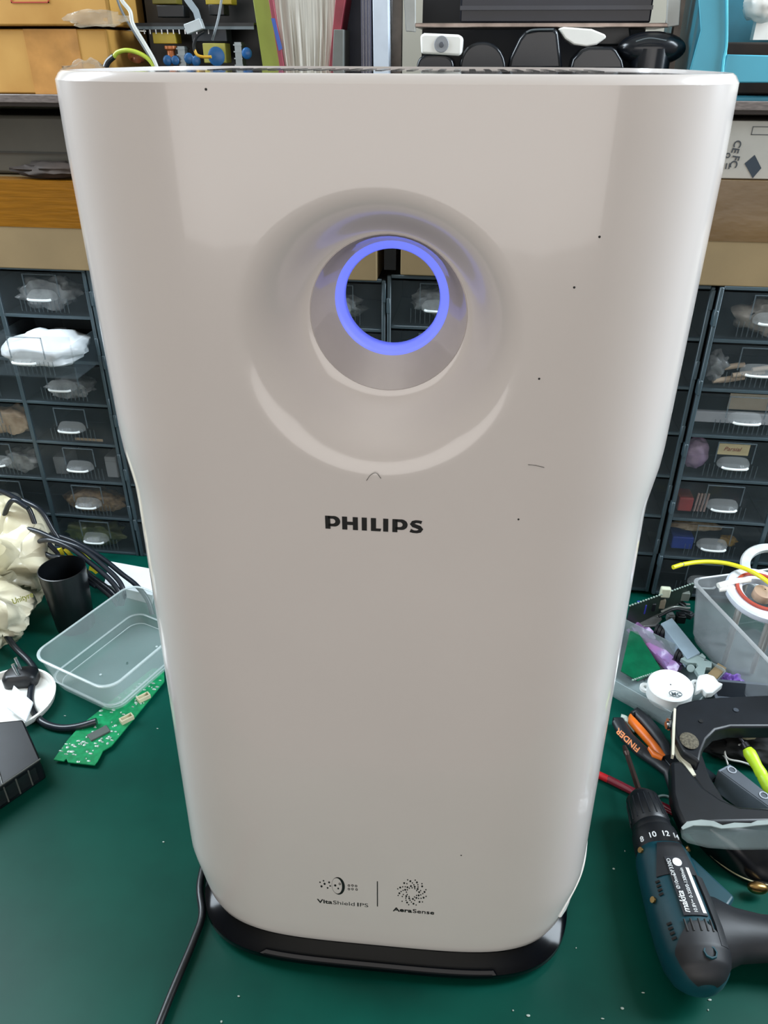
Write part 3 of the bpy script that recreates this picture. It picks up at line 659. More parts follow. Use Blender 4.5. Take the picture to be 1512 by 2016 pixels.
obj('pages', g2, mat('page_edges', 'c8c4ba', .7, var=.16, scale=60, stretch=(9, 1, .25), bump=.3), bk, smooth=25)
slab_px('cover', (557, 132), (565, 132), (522, -40), (531, -40), .608, .14, mat('red_blue_cover', '8e3a48', .5), '', '', parent=bk)
slab_px('cover', (640, 132), (648, 132), (664, -40), (686, -40), .608, .14, mat('red_cover', '8a2f3c', .5, var=.2), '', '', parent=bk)
g = G(); g.prism([Y(534, 36, .6075), Y(541, 36, .6075), Y(556, 96, .6075), Y(549, 100, .6075)], (0, -.0006, 0)); obj('cover_mark', g, mat('blue_ink', '3a5cae', .5), bk)
slab_px('block_of_cards', (650, 132), (674, 132), (657, 58), (676, 58), .605, .05, mat('grey_board_card', '6e706c', .7), 'small grey card block before the navy folder', 'card block')
slab_px('ring_binder', (652, 132), (712, 132), (690, -40), (712, -40), .65, .15, NAVY, 'navy folder standing right of the thick book', 'folder')
pp = thing('paper_stack', Y(722, 130, .61), 'stack of white sheets standing beside the navy folder', 'papers'); pp.location.z = SZ
for k in range(7):
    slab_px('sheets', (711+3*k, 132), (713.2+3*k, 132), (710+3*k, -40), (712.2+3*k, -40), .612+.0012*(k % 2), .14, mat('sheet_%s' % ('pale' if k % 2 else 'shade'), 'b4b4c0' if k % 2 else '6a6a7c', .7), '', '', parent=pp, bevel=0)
slab_px('white_board_panel', (736, 132), (766, 132), (733, -40), (764, -40), .606, .14, mat('cool_white_board', 'ccd6e4', .4, var=.05), 'cool white board standing right of the paper stack', 'board')
# metal rack
rk = thing('metal_rack', Y(1060, 130, .62), 'grey metal rack holding a dark device above the handsets', 'rack'); rk.location.z = SZ
yk = .625
for (x0, x1) in ((771, 792), (1328, 1346)):
    a = Y(x0, 132, yk); b = Y(x1, -60, yk); obj('post', G().box((a.x, yk, SZ), (b.x, yk+.012, b.z)), mat('dark_worn_steel', '4c4640', .4, .5, var=.3), rk)
for (p0, p1, p2, p3) in (((791, -60), (818, -60), (818, 63), (799, 62)), ((1318, -60), (1345, -60), (1337, 50), (1312, 54))):
    g = G(); g.prism([Y(*p, yk-.006) for p in (p0, p1, p2, p3)], (0, .006, 0)); obj('side_bracket', g, mat('pale_enamel', 'a9aaa6', .4), rk, bevel=.0008)
g = G(); a = Y(817, 50, yk-.004); b = Y(1318, 40, yk-.004); g.box((a.x, yk-.006, a.z-.002), (b.x, yk+.08, a.z+.0022)); obj('rail', g, mat('brown_worn_metal', '8a7c74', .3, .6, var=.25, scale=40), rk, bevel=.0008)
a = Y(820, 40, .66); b = Y(1312, -60, .66); obj('back_panel', G().box((a.x, .74, SZ), (b.x, .745, b.z)), mat('black_back', '0a0c12', .5), rk)
dv_ = thing('dark_device', ((Y(900, 30, .64).x+Y(1300, 30, .64).x)/2, .68, Y(900, 48, .62).z+.0030), 'long dark device resting on the metal rack', 'device')
a = Y(905, 38, .635); b = Y(1296, -60, .635); za = Y(817, 50, yk-.004).z+.0025
obj('case', G().box((a.x, .635, za), (b.x, .70, za+.10)), mat('dark_blue_grey_plastic', '181c28', .35), dv_, bevel=.002)
obj('ledge', G().box((a.x, .631, za+.012), (b.x, .635, za+.016)), mat('dark_ledge', '2a2e38', .3), dv_)
# handsets on the shelf
def headpx(name, poly, Yf, depth, m, label, cat='handset', bevel=.003, grp='handsets and chargers on the shelf', extra=None):
    P = [Y(*p, Yf) for p in poly]
    for v in P: v.z = max(v.z, SZ)
    t = thing(name, (sum(v.x for v in P)/len(P), Yf+depth/2, SZ), label, cat, grp)
    g = G(); g.prism(P, (0, depth, 0)); obj('casing', g, m, t, bevel=bevel, seg=3)
    return t
def arc(px0, px1, pyb, pyt, n=14, pw=2.0):
    out = []
    for k in range(n+1):
        a = pi-pi*k/n; out.append(((px0+px1)/2+(px1-px0)/2*math.copysign(abs(cos(a))**(2/pw), cos(a)), pyb-(pyb-pyt)*abs(sin(a))**(2/pw)))
    return out
HB = mat('black_handset_plastic', '14181e', .22, var=.1)
t = headpx('white_adapter', [(829, 106), (827, 70), (835, 65), (905, 68), (911, 75), (909, 106), (903, 110)], .598, .03, WHITE2, 'small white device with grey oval, standing tilted on a black handset', 'adapter')
for ch in t.children: ch.location.z += 0
g = G(); c = Y(869, 87, .5975); g.lathe(c, (0, 1, 0), [(0, -.0006), (.0075, -.0006), (.0080, 0)], 24); o = obj('grey_oval', g, mat('mid_grey', '8c8f94', .4), t)
g = G(); c = Y(869, 88, .5967); g.lathe(c, (0, 1, 0), [(0, -.0006), (.0025, -.0004), (.0028, 0)], 14); obj('centre_button', g, mat('dark_mid_grey', '50535a', .4), t)
headpx('black_handset', arc(820, 894, 138, 106, pw=3), .60, .04, HB, 'low black handset under the small white device')
headpx('black_handset', arc(904, 996, 138, 82, pw=2.2), .602, .05, HB, 'rounded black handset right of the white device')
t = headpx('black_handset', [(998, 138), (1004, 112), (1022, 75), (1034, 60), (1060, 55), (1092, 55), (1100, 62), (1108, 138)], .604, .05, HB, 'tallest black handset in the row', bevel=.004)
g = G(); g.tube([Y(1036, 64, .6035), Y(1050, 59, .6030), Y(1090, 58, .6035)], .0010); obj('glossy_edge', g, mat('grey_gloss', '5c6468', .15), t)
# white bowl shaped adaptor, lying tilted between handsets
t = headpx('white_adapter', [(1100, 56), (1110, 53), (1165, 57), (1192, 68), (1194, 74), (1175, 88), (1155, 92), (1130, 88), (1112, 76)], .606, .04, WHITE2, 'white curved adapter leaning right of the tallest handset', 'adapter')
headpx('black_handset', [(1122, 138), (1128, 116), (1146, 97), (1160, 92), (1205, 92), (1214, 98), (1226, 118), (1230, 138)], .598, .04, HB, 'flat-topped black handset below the white curved adapter')
headpx('black_handset', [(1160, 45), (1240, 45), (1244, 90), (1156, 90)], .642, .02, mat('dark_grey_case', '1c2228', .4), 'dark rectangular handset standing behind the others', bevel=.002)
t = thing('black_handset', (Y(1283, 130, .605).x, .62, SZ), 'wide oval black handset at the right end of the row', 'handset', 'handsets and chargers on the shelf')
c = Y(1284, 96, .615); g = G(); g.ell((c.x, .622, c.z), (.0365, .02, .0165), 32, 18); obj('head', g, HB, t, smooth=70)
g = G(); g.cyl((c.x, .622, SZ), (c.x, .622, c.z), .022, .022); obj('stem', g, HB, t)
g = G(); g.tube([Y(1252, 82, .600), Y(1268, 77, .599), Y(1284, 75.5, .5985), Y(1312, 80, .599)], .0007); obj('seam', g, mat('grey_gloss', '5c6468', .15), t)
# teal bin at the right end
tb = thing('storage_bin', (Y(1440, 150, .61).x, .70, SZ), 'teal open-fronted plastic bin at the right end of the shelf', 'bin')
g = G()
xl = Y(1352, 150, .60).x; xr = xl+.16; zt = SZ+.125
g.prism([Y(1352, 160, .60), Y(1417, 160, .60), Y(1432, 106, .60), Y(1431, -50, .60), Y(1372, -50, .60), Y(1380, 60, .60)], (0, .003, 0))
g.prism([Y(1417, 163, .5995), Y(1560, 163, .5995), Y(1560, 110, .5995), Y(1431, 107, .5995)], (0, .004, 0))
obj('front_lip', g, TEALB, tb, bevel=.0012)
g = G(); g.box((xl, .603, SZ), (xl+.003, .78, SZ+.11)); g.box((xl, .777, SZ), (xr, .78, SZ+.11)); g.box((xl, .603, SZ), (xr, .78, SZ+.003)); g.box((xr-.003, .603, SZ), (xr, .78, SZ+.11)); obj('tray', g, mat('deep_teal_plastic', '1d6a7c', .4), tb)
g = G(); g.tube([Y(1431, -40, .5985), Y(1431, 80, .5985), Y(1425, 118, .5985), Y(1421, 160, .5985)], .0012); obj('lip_rib', g, mat('light_teal_plastic', '5cc0d2', .35), tb)
tag(obj('component_box', G().box((xl+.035, .66, SZ+.004), (xr-.02, .72, SZ+.055)), mat('dark_brown_box', '2a1e16', .6, var=.3), bevel=.002), 'dark brown box inside the teal bin', 'box')
t = G(); c = Y(1503, 12, .615); t.ell(c, (.020, .02, .014), 24, 14, .25, 2); t.box((c.x-.004, c.y-.002, SZ+.0565), (c.x+.012, c.y+.01, c.z))
for v in t.v: v.y = v.y
tag(obj('white_plastic_piece', t, WHITE2, smooth=60), 'white plastic piece sticking up out of the teal bin', 'plastic piece')
# ================================================================== TABLE, LEFT SIDE
# crumpled carrier bag
from mathutils import noise as mn
def crumpled(name, c, r, m, label, cat, seed=0, amp=.35, parent=None, fr=2.2, n=64):
    g = G(); c = Vector(c); rings = []
    for i in range(1, 40):
        t = pi*i/40; ring = []
        for j in range(n):
            a = 2*pi*j/n; d = Vector((sin(t)*cos(a), sin(t)*sin(a), cos(t))); q = d*fr+Vector((seed, seed*2, 0))
            k = 1+amp*mn.noise(q)-amp*.8*abs(mn.noise(q*1.3+Vector((0, 0, 2*q.x))))-amp*.12*abs(mn.noise(q*3.3))
            p = Vector((d.x*r[0], d.y*r[1], d.z*r[2]))*k+c; p.z = max(p.z, c.z-r[2]*.8); ring.append(p)
        rings.append(ring)
    g.loft(rings); zm = min(v.z for v in g.v)
    for v in g.v: v.z += .0005-zm
    return obj(name, g, m, parent, smooth=60) if parent is not None else tag(obj(name, g, m, smooth=60), label, cat)
bagm = mat('cream_carrier_film', 'beb490', .28, var=.1, scale=9, col2='e0dac4', bump=.9)
_n = bagm.node_tree; vo = _n.nodes.new('ShaderNodeTexVoronoi'); vo.feature = 'DISTANCE_TO_EDGE'; vo.inputs['Scale'].default_value = 15
_b = [x for x in _n.nodes if x.type == 'BUMP'][0]; _d = _n.nodes.new('ShaderNodeTexNoise'); _d.inputs['Scale'].default_value = 12; _mx = _n.nodes.new('ShaderNodeMix'); _mx.data_type = 'RGBA'; _mx.inputs[0].default_value = .12
_n.links.new(_n.nodes['Texture Coordinate'].outputs['Object'], _d.inputs['Vector']); _n.links.new(_n.nodes['Texture Coordinate'].outputs['Object'], _mx.inputs[6]); _n.links.new(_d.outputs['Color'], _mx.inputs[7]); _n.links.new(_mx.outputs[2], vo.inputs['Vector'])
_n.links.new(vo.outputs['Distance'], _b.inputs['Height']); _b.inputs['Distance'].default_value = .03; _b.inputs['Strength'].default_value = .8
bg = thing('carrier_bag', (-.60, .47, 0), 'crumpled cream carrier bag with faint olive lettering, at the left edge', 'plastic bag')
crumpled('bag_body', (-.655, .47, .060), (.120, .080, .088), bagm, '', '', 1.3, .34, fr=1.3, parent=bg)
crumpled('bag_fold', (-.605, .375, .035), (.078, .05, .055), bagm, '', '', 4.1, .36, fr=1.4, parent=bg)
from mathutils.bvhtree import BVHTree
def hit_on(o, px, py):
    off = wloc(o); bv = BVHTree.FromPolygons([v.co+off for v in o.data.vertices], [tuple(p.vertices) for p in o.data.polygons]); h = bv.ray_cast(CP, ray(px, py).normalized()); return h[0]
hp = [hit_on(o, 26, 1190) for o in bg.children]; hp = min([h for h in hp if h], key=lambda h: (h-CP).length, default=Vector((-.57, .4, .06)))
g = G(); text_geo(g, 'Unityre', .011, hp-ray(26, 1190).normalized()*.006, (1, .1, .45), (-.3, .3, 1), .0004, bold=.0001); obj('lettering', g, mat('olive_ink', '8a8c3a', .6), bg)
tag(crumpled('paper_scrap', (-.635, .31, .01), (.04, .025, .012), mat('white_scrap', 'd8dcda', .5), 'white paper scrap under the carrier bag at the left edge', 'paper scrap', 7.7, .4), 'white paper scrap under the carrier bag at the left edge')
# white flat box near the cabinets
tag(obj('flat_carton', G().hexa([Z(205, 1165, 0), Z(300, 1190, 0), Z(310, 1135, 0), Z(215, 1118, 0), Z(205, 1150, .018), Z(300, 1172, .018), Z(310, 1122, .018), Z(216, 1105, .018)]), mat('bright_white_card', 'e8eef2', .5, var=.03)), 'flat white box on the bench between cabinet and clear tub', 'box')
# black cup
cupc = Vector((-.455, .362, 0)); g = G()
topc = (Z(77, 1112, .125)+Z(180, 1160, .125))/2
ax = (topc-Vector((-.462, .385, 0))).normalized()
g.lathe((-.462, .385, .002), (topc-Vector((-.462, .385, .002))), [(.001, .0), (.030, .0), (.034, .128), (.0355, .1285), (.0355, .1265), (.0325, .002), (.001, .002)], 40, cap=False)
topc = Vector((-.470, .372, .12))
g = G(); g.lathe((-.495, .42, .001), (0, 0, 1), [(.0005, 0), (.026, 0), (.0315, .098), (.0303, .0985), (.025, .003), (.0005, .003)], 40, cap=False)
tag(obj('plastic_beaker', g, mat('black_cup_plastic', '0d1013', .32, var=.2), smooth=40), 'black open beaker standing behind the clear tub', 'cup')
# cable coil
def T(px, py, y): return Y(px, py, y)
cc = thing('cable_coil', (-.50, .50, .0), 'coiled black cables with yellow tape marks, looping behind the beaker', 'cable')
loops = [
 [(-20, 960, .50), (20, 975, .50), (55, 1000, .50), (75, 1045, .49), (110, 1085, .48), (150, 1120, .46), (195, 1155, .44), (222, 1178, .43), (232, 1192, .428)],
 [(0, 1055, .50), (35, 1062, .49), (70, 1080, .48), (100, 1095, .47), (125, 1100, .46), (160, 1135, .45), (190, 1155, .44)],
 [(55, 1000, .485), (25, 985, .49), (8, 1020, .49), (15, 1055, .49), (35, 1078, .48), (60, 1072, .48), (95, 1063, .47), (140, 1080, .46), (180, 1110, .45), (215, 1140, .44), (236, 1168, .43), (238, 1190, .43)],
 [(-20, 1052, .50), (10, 1050, .50), (40, 1040, .49), (70, 1045, .48), (110, 1062, .47), (160, 1080, .46), (205, 1115, .45), (235, 1145, .44), (244, 1170, .43), (240, 1190, .43)],
 [(45, 985, .50), (80, 1005, .49), (105, 1045, .48), (135, 1090, .47), (175, 1130, .455), (215, 1160, .44), (230, 1175, .43)],
 [(100, 1050, .50), (150, 1068, .49), (200, 1098, .48), (240, 1130, .47), (268, 1152, .46), (290, 1180, .45), (300, 1210, .44)]]
cmat = mat('navy_black_cable', '1c222a', .3, var=.1)
for L in loops: g = G(); g.tube([T(*p) for p in L], .0036, 10); obj('cable_strand', g, cmat, cc, smooth=60)
ym = mat('yellow_tape', 'c8be28', .5)
for (x0, y0, x1, y1, x2, y2) in ((115, 1083, 124, 1092, 119, 1080), (128, 1080, 152, 1106, 140, 1093), (148, 1084, 176, 1104, 163, 1092), (176, 1118, 192, 1128, 184, 1121)):
    g = G(); strip(g, [Y(x0, y0, .462), Y(x2, y2, .461), Y(x1, y1, .462)], .003, (0, -1, .3), .001); obj('tape_mark', g, ym, cc)
# clear tub
A = Z(63, 1290, .062); B = Z(258, 1150, .062)
e1 = (B-A); L1 = e1.length; e1.normalize(); e2 = Vector((e1.y, -e1.x, 0)); L2 = .128
cen = A+e1*L1/2+e2*L2/2; cen.z = 0
M = Matrix(((e1.x, e2.x, 0, cen.x), (e1.y, e2.y, 0, cen.y), (0, 0, 1, 0), (0, 0, 0, 1)))
def tubgeo(L1, L2, H, M, r=.02, inset=.86, z0=.008, th=.0008):
    g = G(); g.M = M; R = []
    for sc, z, rr in ((.02, z0, .001), (inset-.12, z0, r*.8), (inset-.03, z0, r), (inset, z0+.004, r), (inset+.01, z0+.012, r), (inset+.035, z0+.0125, r), (1, H-.004, r), (1.0, H, r), (1.0-2*th/L1*2, H, r), (inset+.028, z0+.0145, r), (inset-.01, z0+.006, r), (inset-.04, z0+.0022, r), (.02, z0+.0022, .001)):
        a = L1-(1-sc)*min(L1, L2) if sc > .1 else L1*sc; b = L2-(1-sc)*min(L1, L2) if sc > .1 else L2*sc
        R.append([(x, y, z) for x, y in rrect(a, b, min(rr, a/2.1, b/2.1), 7)])
    g.loft(R, cap=False); return g
ct = thing('clear_food_tub', cen, 'empty clear plastic food tub on the bench, left of the purifier', 'container')
obj('tub', tubgeo(L1, L2, .062, M), FROST, ct, smooth=50)
g = G(); g.M = M
for sc, z in ((.86+.03, .0215), (.80, .0106), (.87, .0214)):
    a_ = L1-(1-sc)*L2; b_ = L2-(1-sc)*L2; ring_ = [(x, y, z) for x, y in rrect(a_, b_, .018, 7)]; g.tube(ring_, .0007, 6, 0, closed=True)
obj('moulded_ridge', g, FROST2, ct, smooth=60)
g = G(); g.M = M; rings = []
for dx, dz in ((0, 0), (.0022, -.0008), (.0024, .0012), (.0006, .0022), (-.0004, .0014)): rings.append([(x, y, .061+dz) for x, y in rrect(L1+2*dx, L2+2*dx, .021, 7)])
rings.append(rings[0]); g.loft(rings, cap=False); obj('rim', g, FROST2, ct, smooth=60)
for (u, v) in ((.3, .4), (.75, .6)):
    p = M @ Vector((L1*(u-.5), L2*(v-.5), .0112)); g = G(); g.ell(p, (.0018, .0018, .0008), 10, 6); obj('moulding_dot', g, FROST2, ct)
# green circuit board with solder and connectors
pb = thing('circuit_board', Z(200, 1440, 0), 'bright green circuit board lying on the bench under the clear tub', 'circuit board')
pz = .004
poly = [(106, 1497), (126, 1500), (131, 1495), (134, 1502), (187, 1508), (193, 1500), (197, 1493), (203, 1480), (220, 1470), (324, 1343), (323, 1318), (300, 1318), (160, 1429), (135, 1457)]
g = G(); g.prism([Z(x, y, pz) for x, y in poly], (0, 0, .0016)); obj('board', g, PCBG, pb)
rs = random.Random(3)
def inpoly(x, y):
    c = False; j = len(poly)-1
    for i in range(len(poly)):
        xi, yi = poly[i]; xj, yj = poly[j]
        if (yi > y) != (yj > y) and x < (xj-xi)*(y-yi)/(yj-yi)+xi: c = not c
        j = i
    return c
g = G(); cnt = 0
while cnt < 95:
    x, y = rs.uniform(106, 325), rs.uniform(1320, 1506)
    if not inpoly(x, y) or not inpoly(x+4, y+3): continue
    p = Z(x, y, pz+.0016); g.ell(p, (rs.uniform(.0008, .003), rs.uniform(.0008, .002), rs.uniform(.0005, .0014)), 8, 5, .4, cnt); cnt += 1
tag(obj('solder_joints', g, SOLDER, pb, smooth=60), None, kind='stuff')
for (x, y) in ((250, 1418), (283, 1376)):
    p = Z(x, y, pz+.0016); g = G(); g.M = Matrix.Translation(p) @ Matrix.Rotation(radians(48), 4, 'Z')
    g.box((-.008, -.0045, 0), (.008, -.003, .006)); g.box((-.008, .003, 0), (.008, .0045, .005)); g.box((-.008, -.003, 0), (-.0065, .003, .006)); g.box((.0065, -.003, 0), (.008, .003, .006)); g.box((-.0065, -.003, 0), (.0065, .003, .002))
    obj('socket', g, mat('cream_nylon', 'c9c2a4', .5), pb, bevel=.0004)
p = Z(195, 1445, pz+.0016); g = G(); g.M = Matrix.Translation(p) @ Matrix.Rotation(radians(48), 4, 'Z'); g.box((-.012, -.006, 0), (.012, .006, .0025)); obj('chip', g, mat('grey_chip', '4c5450', .5), pb, bevel=.0005)
# mains lead with plug
pg = thing('plug_lead', Z(60, 1330, 0), 'black mains lead with plug, its cable curling round to the clear tub', 'plug lead')
g = G(); g.tube([Z(-25, 1190, .03), Z(0, 1232, .02), Z(30, 1275, .012), Z(58, 1303, .008), Z(70, 1325, .008), Z(63, 1350, .006), Z(60, 1378, .005), Z(68, 1404, .005), Z(88, 1424, .005), Z(120, 1433, .005), Z(155, 1430, .008), Z(190, 1420, .012)], .0043, 12); obj('cable', g, cmat, pg, smooth=60)
g = G(); M2 = Matrix.Translation(Z(42, 1335, .0115)) @ Matrix.Rotation(radians(15), 4, 'Z')
g.M = M2; g.loft([[(x*s, y*s, z) for x, y in rrect(.042, .026, .008)] for s, z in ((.8, -.011), (1, -.006), (1, .006), (.75, .011))]); obj('plug_body', g, BLACK, pg, smooth=50)
for dy in (-.006, .006):
    g = G(); g.cyl(M2 @ Vector((-.0, dy, .010)), M2 @ Vector((-.004, dy+.004, .026)), .0023); obj('pin', g, SILVER, pg)
# white curved plate beside the plug
g = G(); c = Z(20, 1385, .003); g.lathe((c.x, c.y, .0005), (0, 0, 1), [(.001, 0), (.050, 0), (.054, .004), (.056, .012), (.053, .012), (.050, .005), (.001, .004)], 48, cap=False)
tag(obj('round_cover', g, WHITE2, smooth=40), 'white round cover partly under the plug at the left edge', 'cover')
tag(obj('paper_note', G().prism([Z(14, 1395, .014), Z(28, 1352, .014), Z(66, 1385, .014), Z(52, 1424, .014)], (0, 0, .003)), mat('bright_white_card', 'e8eef2', .5), bevel=.0006), 'small bright white plate lying on the round cover', 'plate')
# black box bottom left
bx = thing('black_metal_box', Z(20, 1500, 0), 'black box with clear window, cut off by the left edge', 'box')
h = .05
top_ = [Z(-70, 1465, h), Z(-60, 1400, h), Z(45, 1416, h), Z(84, 1498, h), ]
g = G(); P = [Z(-80, 1428, h), Z(45, 1416, h), Z(80, 1495, h-.02), Z(-60, 1590, h-.02)]
g.hexa([Vector((p.x, p.y, 0)) for p in P]+P); 
bxm = mat('satin_black_metal', '14171d', .28, var=.3, scale=30)
obj('case', g, bxm, bx, bevel=.002)
g = G(); q = [P[3].lerp(P[2], u) for u in (.35, .92)]
g.tube([P[3]+Vector((0, 0, .001)), P[2]+Vector((0, 0, .001))], .0008); g.tube([P[0].lerp(P[1], .4)+Vector((0, 0, .001)), P[3].lerp(P[2], .45)+Vector((0, 0, .001))], .0007); obj('edge_line', g, mat('grey_edge', '5e625f', .3), bx)
g = G(); F0 = P[3]+Vector((0, 0, .0)); F1 = P[2]+Vector((0, 0, .0)); nn_ = Vector(((F1-F0).y, -(F1-F0).x, 0)).normalized()
if nn_.y > 0: nn_ = -nn_
for u in (.45, .62, .80): q = F0.lerp(F1, u)+nn_*.0006; g.tube([Vector((q.x, q.y, .004)), Vector((q.x, q.y, q.z-.003))], .0009, 6, 0)
obj('window_bars', g, mat('grey_edge', '5e625f', .3), bx)
g = G(); q0_ = F0.lerp(F1, .1)+nn_*.0003; q1_ = F0.lerp(F1, .9)+nn_*.0003; g.prism([Vector((q0_.x, q0_.y, .006)), Vector((q1_.x, q1_.y, .006)), Vector((q1_.x, q1_.y, q1_.z-.005)), Vector((q0_.x, q0_.y, q0_.z-.005))], nn_*.0003)
obj('window', g, mat('smoked_window', '24282c', .05, alpha=.9, coat=.6), bx)
# ================================================================== TABLE, RIGHT SIDE
# big dusty clear tub
bt = thing('parts_tub', (.44, .47, 0), 'large dusty clear tub holding a coil, right of the purifier by the cabinets', 'container')
TH = .095
R1 = Z(1365, 1142, TH); R2 = Z(1520, 1305, TH); f1 = Z(1349, 1232, 0); f2 = Z(1452, 1343, .0)
u1 = (R2-R1).normalized(); u2 = Vector((-u1.y, u1.x, 0)); LL = .22; WW = .13
cen = R1+u1*LL/2+u2*WW/2; cen.z = 0
M = Matrix(((u1.x, u2.x, 0, cen.x), (u1.y, u2.y, 0, cen.y), (0, 0, 1, 0), (0, 0, 0, 1)))
obj('tub', tubgeo(LL, WW, TH, M, .012, .84, .0005, .001), DUSTY, bt, smooth=50)
g = G(); g.M = M; rings = []
for dx, dz in ((0, 0), (.003, -.001), (.0032, .0016), (.001, .0032), (-.0006, .002)): rings.append([(x, y, TH-.001+dz) for x, y in rrect(LL+2*dx, WW+2*dx, .013, 7)])
rings.append(rings[0]); g.loft(rings, cap=False); obj('rim', g, mat('dusty_rim', 'b8bcbe', .3, alpha=.75), bt, smooth=60)
# coil assembly in the tub
cl = Z(1500, 1172, .11); co = thing('induction_coil', (cl.x, cl.y, .002), 'white ring coil with red winding on posts, in the large tub', 'coil')
g = G(); g.lathe(cl, (.1, -.15, 1), [(.026, -.005), (.044, -.006), (.0465, -.003), (.0465, .003), (.044, .005), (.026, .004)], 48, closed=True); obj('ring', g, mat('cool_white_plastic', 'd2d8e4', .35), co, smooth=40)
g = G(); g.lathe(cl+Vector((0, 0, .006)), (.1, -.15, 1), [(.030, -.0015), (.034, -.0015), (.034, .0015), (.030, .0015)], 40, closed=True); obj('red_winding', g, mat('red_copper_wire', 'a84434', .4), co, smooth=40)
g = G(); g.lathe(cl, (.1, -.15, 1), [(.001, -.004), (.012, -.004), (.012, .007), (.006, .011), (.001, .011)], 24, cap=False); obj('core', g, mat('tan_core', 'b89c84', .5), co)
for dx, dy in ((-.028, -.016), (.004, -.030), (.028, .01), (-.012, .028)):
    g = G(); g.cyl((cl.x+dx, cl.y+dy, .006), (cl.x+dx, cl.y+dy, cl.z-.003), .0032, n=14); obj('post', g, mat('grey_white_post', 'a0a09c', .5), co)
g = G(); g.tube([Z(1414, 1153, .12), Z(1445, 1145, .122), Z(1476, 1141, .122)], .0038); obj('arm', g, WHITE2, co)
g = G(); g.tube([Z(1416, 1161, .115), Z(1440, 1158, .118), Z(1450, 1162, .112)], .0030); obj('arm', g, WHITE2, co)
g = G(); c2 = Z(1500, 1118, .10)
g.lathe((c2.x+.015, c2.y+.0, .098), (-.1, -.35, 1), [(.030, 0), (.042, .0), (.043, .004), (.041, .006), (.03, .006)], 48, closed=True)
tag(obj('white_ring', g, mat('ribbed_white', 'c8cccc', .5, var=.1, scale=90)), 'white ribbed ring behind the coil, in the large tub', 'ring')
ys = thing('yellow_sleeved_wire', Z(1400, 1106, .14), 'yellow sleeved wire arching over the large tub', 'wire')
pts = [(1325, 1116), (1345, 1111), (1370, 1107), (1400, 1106), (1435, 1110), (1470, 1121), (1500, 1137), (1530, 1160)]
g = G(); g.tube([Z(x, y, .13) for x, y in pts[1:]], .0029); obj('sleeve', g, mat('yellow_sleeve', 'd8d020', .4), ys, smooth=60)
g = G(); g.tube([Z(x, y, .13) for x, y in ((1325, 1117), (1342, 1111.5))], .0029); obj('sleeve_tip', g, mat('yellow_sleeve', 'd8d020', .4), ys, smooth=60)
g = G(); g.tube([Z(x, y, .13) for x, y in ((1340, 1112), (1352, 1110))], .0020); obj('bare_end', g, mat('grey_sleeve', 'a8aca8', .4), ys, smooth=60)
# coiled dark bundle of parts under the standing strip
sb = thing('led_driver_strip', Z(1310, 1180, 0), 'narrow circuit strip standing on edge against the drawer cabinet', 'circuit board')
q0 = Z(1240, 1193, .055); q1 = Z(1368, 1148, .055)
g = G(); g.prism([Vector((q0.x, q0.y, .012)), Vector((q1.x, q1.y, .030)), q1, q0], (0, .0016, 0)); obj('board', g, mat('dark_green_black_board', '1a2620', .4, var=.3), sb)
g = G()
for k in range(26): p = q0.lerp(q1, k/25.); g.ell((p.x, p.y-.0005, p.z+.001), (.0016, .0014, .0014), 8, 5)
obj('solder_edge', g, SOLDER, sb); sb.children[-1]['kind'] = 'stuff'
p = Z(1309, 1160, .06); g = G(); g.box((p.x-.007, p.y-.008, .050), (p.x+.007, p.y+.0, .066)); obj('terminal_block', g, mat('off_white_terminal', 'c8ccb4', .5), sb, bevel=.002)
for (x, y, w_, h_, m_) in ((1262, 1195, .006, .016, mat('blue_relay', '3038a0', .4)), (1280, 1190, .007, .013, BLACK), (1300, 1185, .006, .015, mat('tan_part', '8a8270', .5)), (1345, 1170, .008, .014, mat('grey_part', '788078', .5))):
    p = Z(x, y, .038); g = G(); g.box((p.x-w_, p.y-.006, .030), (p.x+w_, p.y+.004, .030+h_)); obj('component', g, m_, sb, bevel=.0008)
wb = thing('wire_bundle', Z(1325, 1205, 0), 'bundle of dark wires with metal pins below the circuit strip', 'wires')
rs = random.Random(11)
for k in range(9):
    a = Z(1300+rs.uniform(-8, 10), 1192+rs.uniform(-4, 22), .008+.003*k); b = Z(1352+rs.uniform(-8, 6), 1185+rs.uniform(-12, 25), .008+.003*k); m_ = (a+b)/2+Vector((0, rs.uniform(-.008, .008), .006))
    g = G(); g.tube([a, m_, b], .0019); obj('wire', g, CORDM if k % 3 else mat('grey_pin_wire', '90948e', .3, .5), wb, smooth=60)
for k, (x, y, w_, d_, h_, c_) in enumerate(((1262, 1208, .008, .006, .010, '1a1e22'), (1285, 1214, .006, .009, .008, '22262a'), (1338, 1222, .007, .006, .012, '14171a'), (1352, 1212, .009, .005, .007, '3a3f42'), (1318, 1222, .005, .005, .012, '6a6e6c'))):
    p = Z(x, y, 0); g = G(); g.M = Matrix.Translation(p) @ Matrix.Rotation(k*.8, 4, 'Z'); g.box((-w_, -d_, .0003), (w_, d_, h_)); g.box((-w_*.7, -d_*.7, h_), (w_*.7, d_*.7, h_+.002))
    tag(obj('salvaged_relay', g, mat('part_'+c_, c_, .4), bevel=.0008), ['small black relay at the far left of the wire bundle', 'dark relay just in front of the circuit strip', 'black relay between wire bundle and large tub', 'grey relay touching the large tub', 'pale grey relay beside the grey module'][k], 'relay')
# translucent grey lid
tag(obj('smoky_plastic_sheet', G().prism([Z(1225, 1225, .012), Z(1262, 1205, .012), Z(1295, 1209, .012), Z(1303, 1222, .012), Z(1290, 1236, .012), Z(1240, 1240, .012)], (0, 0, .004)), mat('smoke_plastic', '70706e', .25, alpha=.8), bevel=.0015), 'smoky grey plastic sheet lying between circuit strip and pink bag', 'plastic sheet')
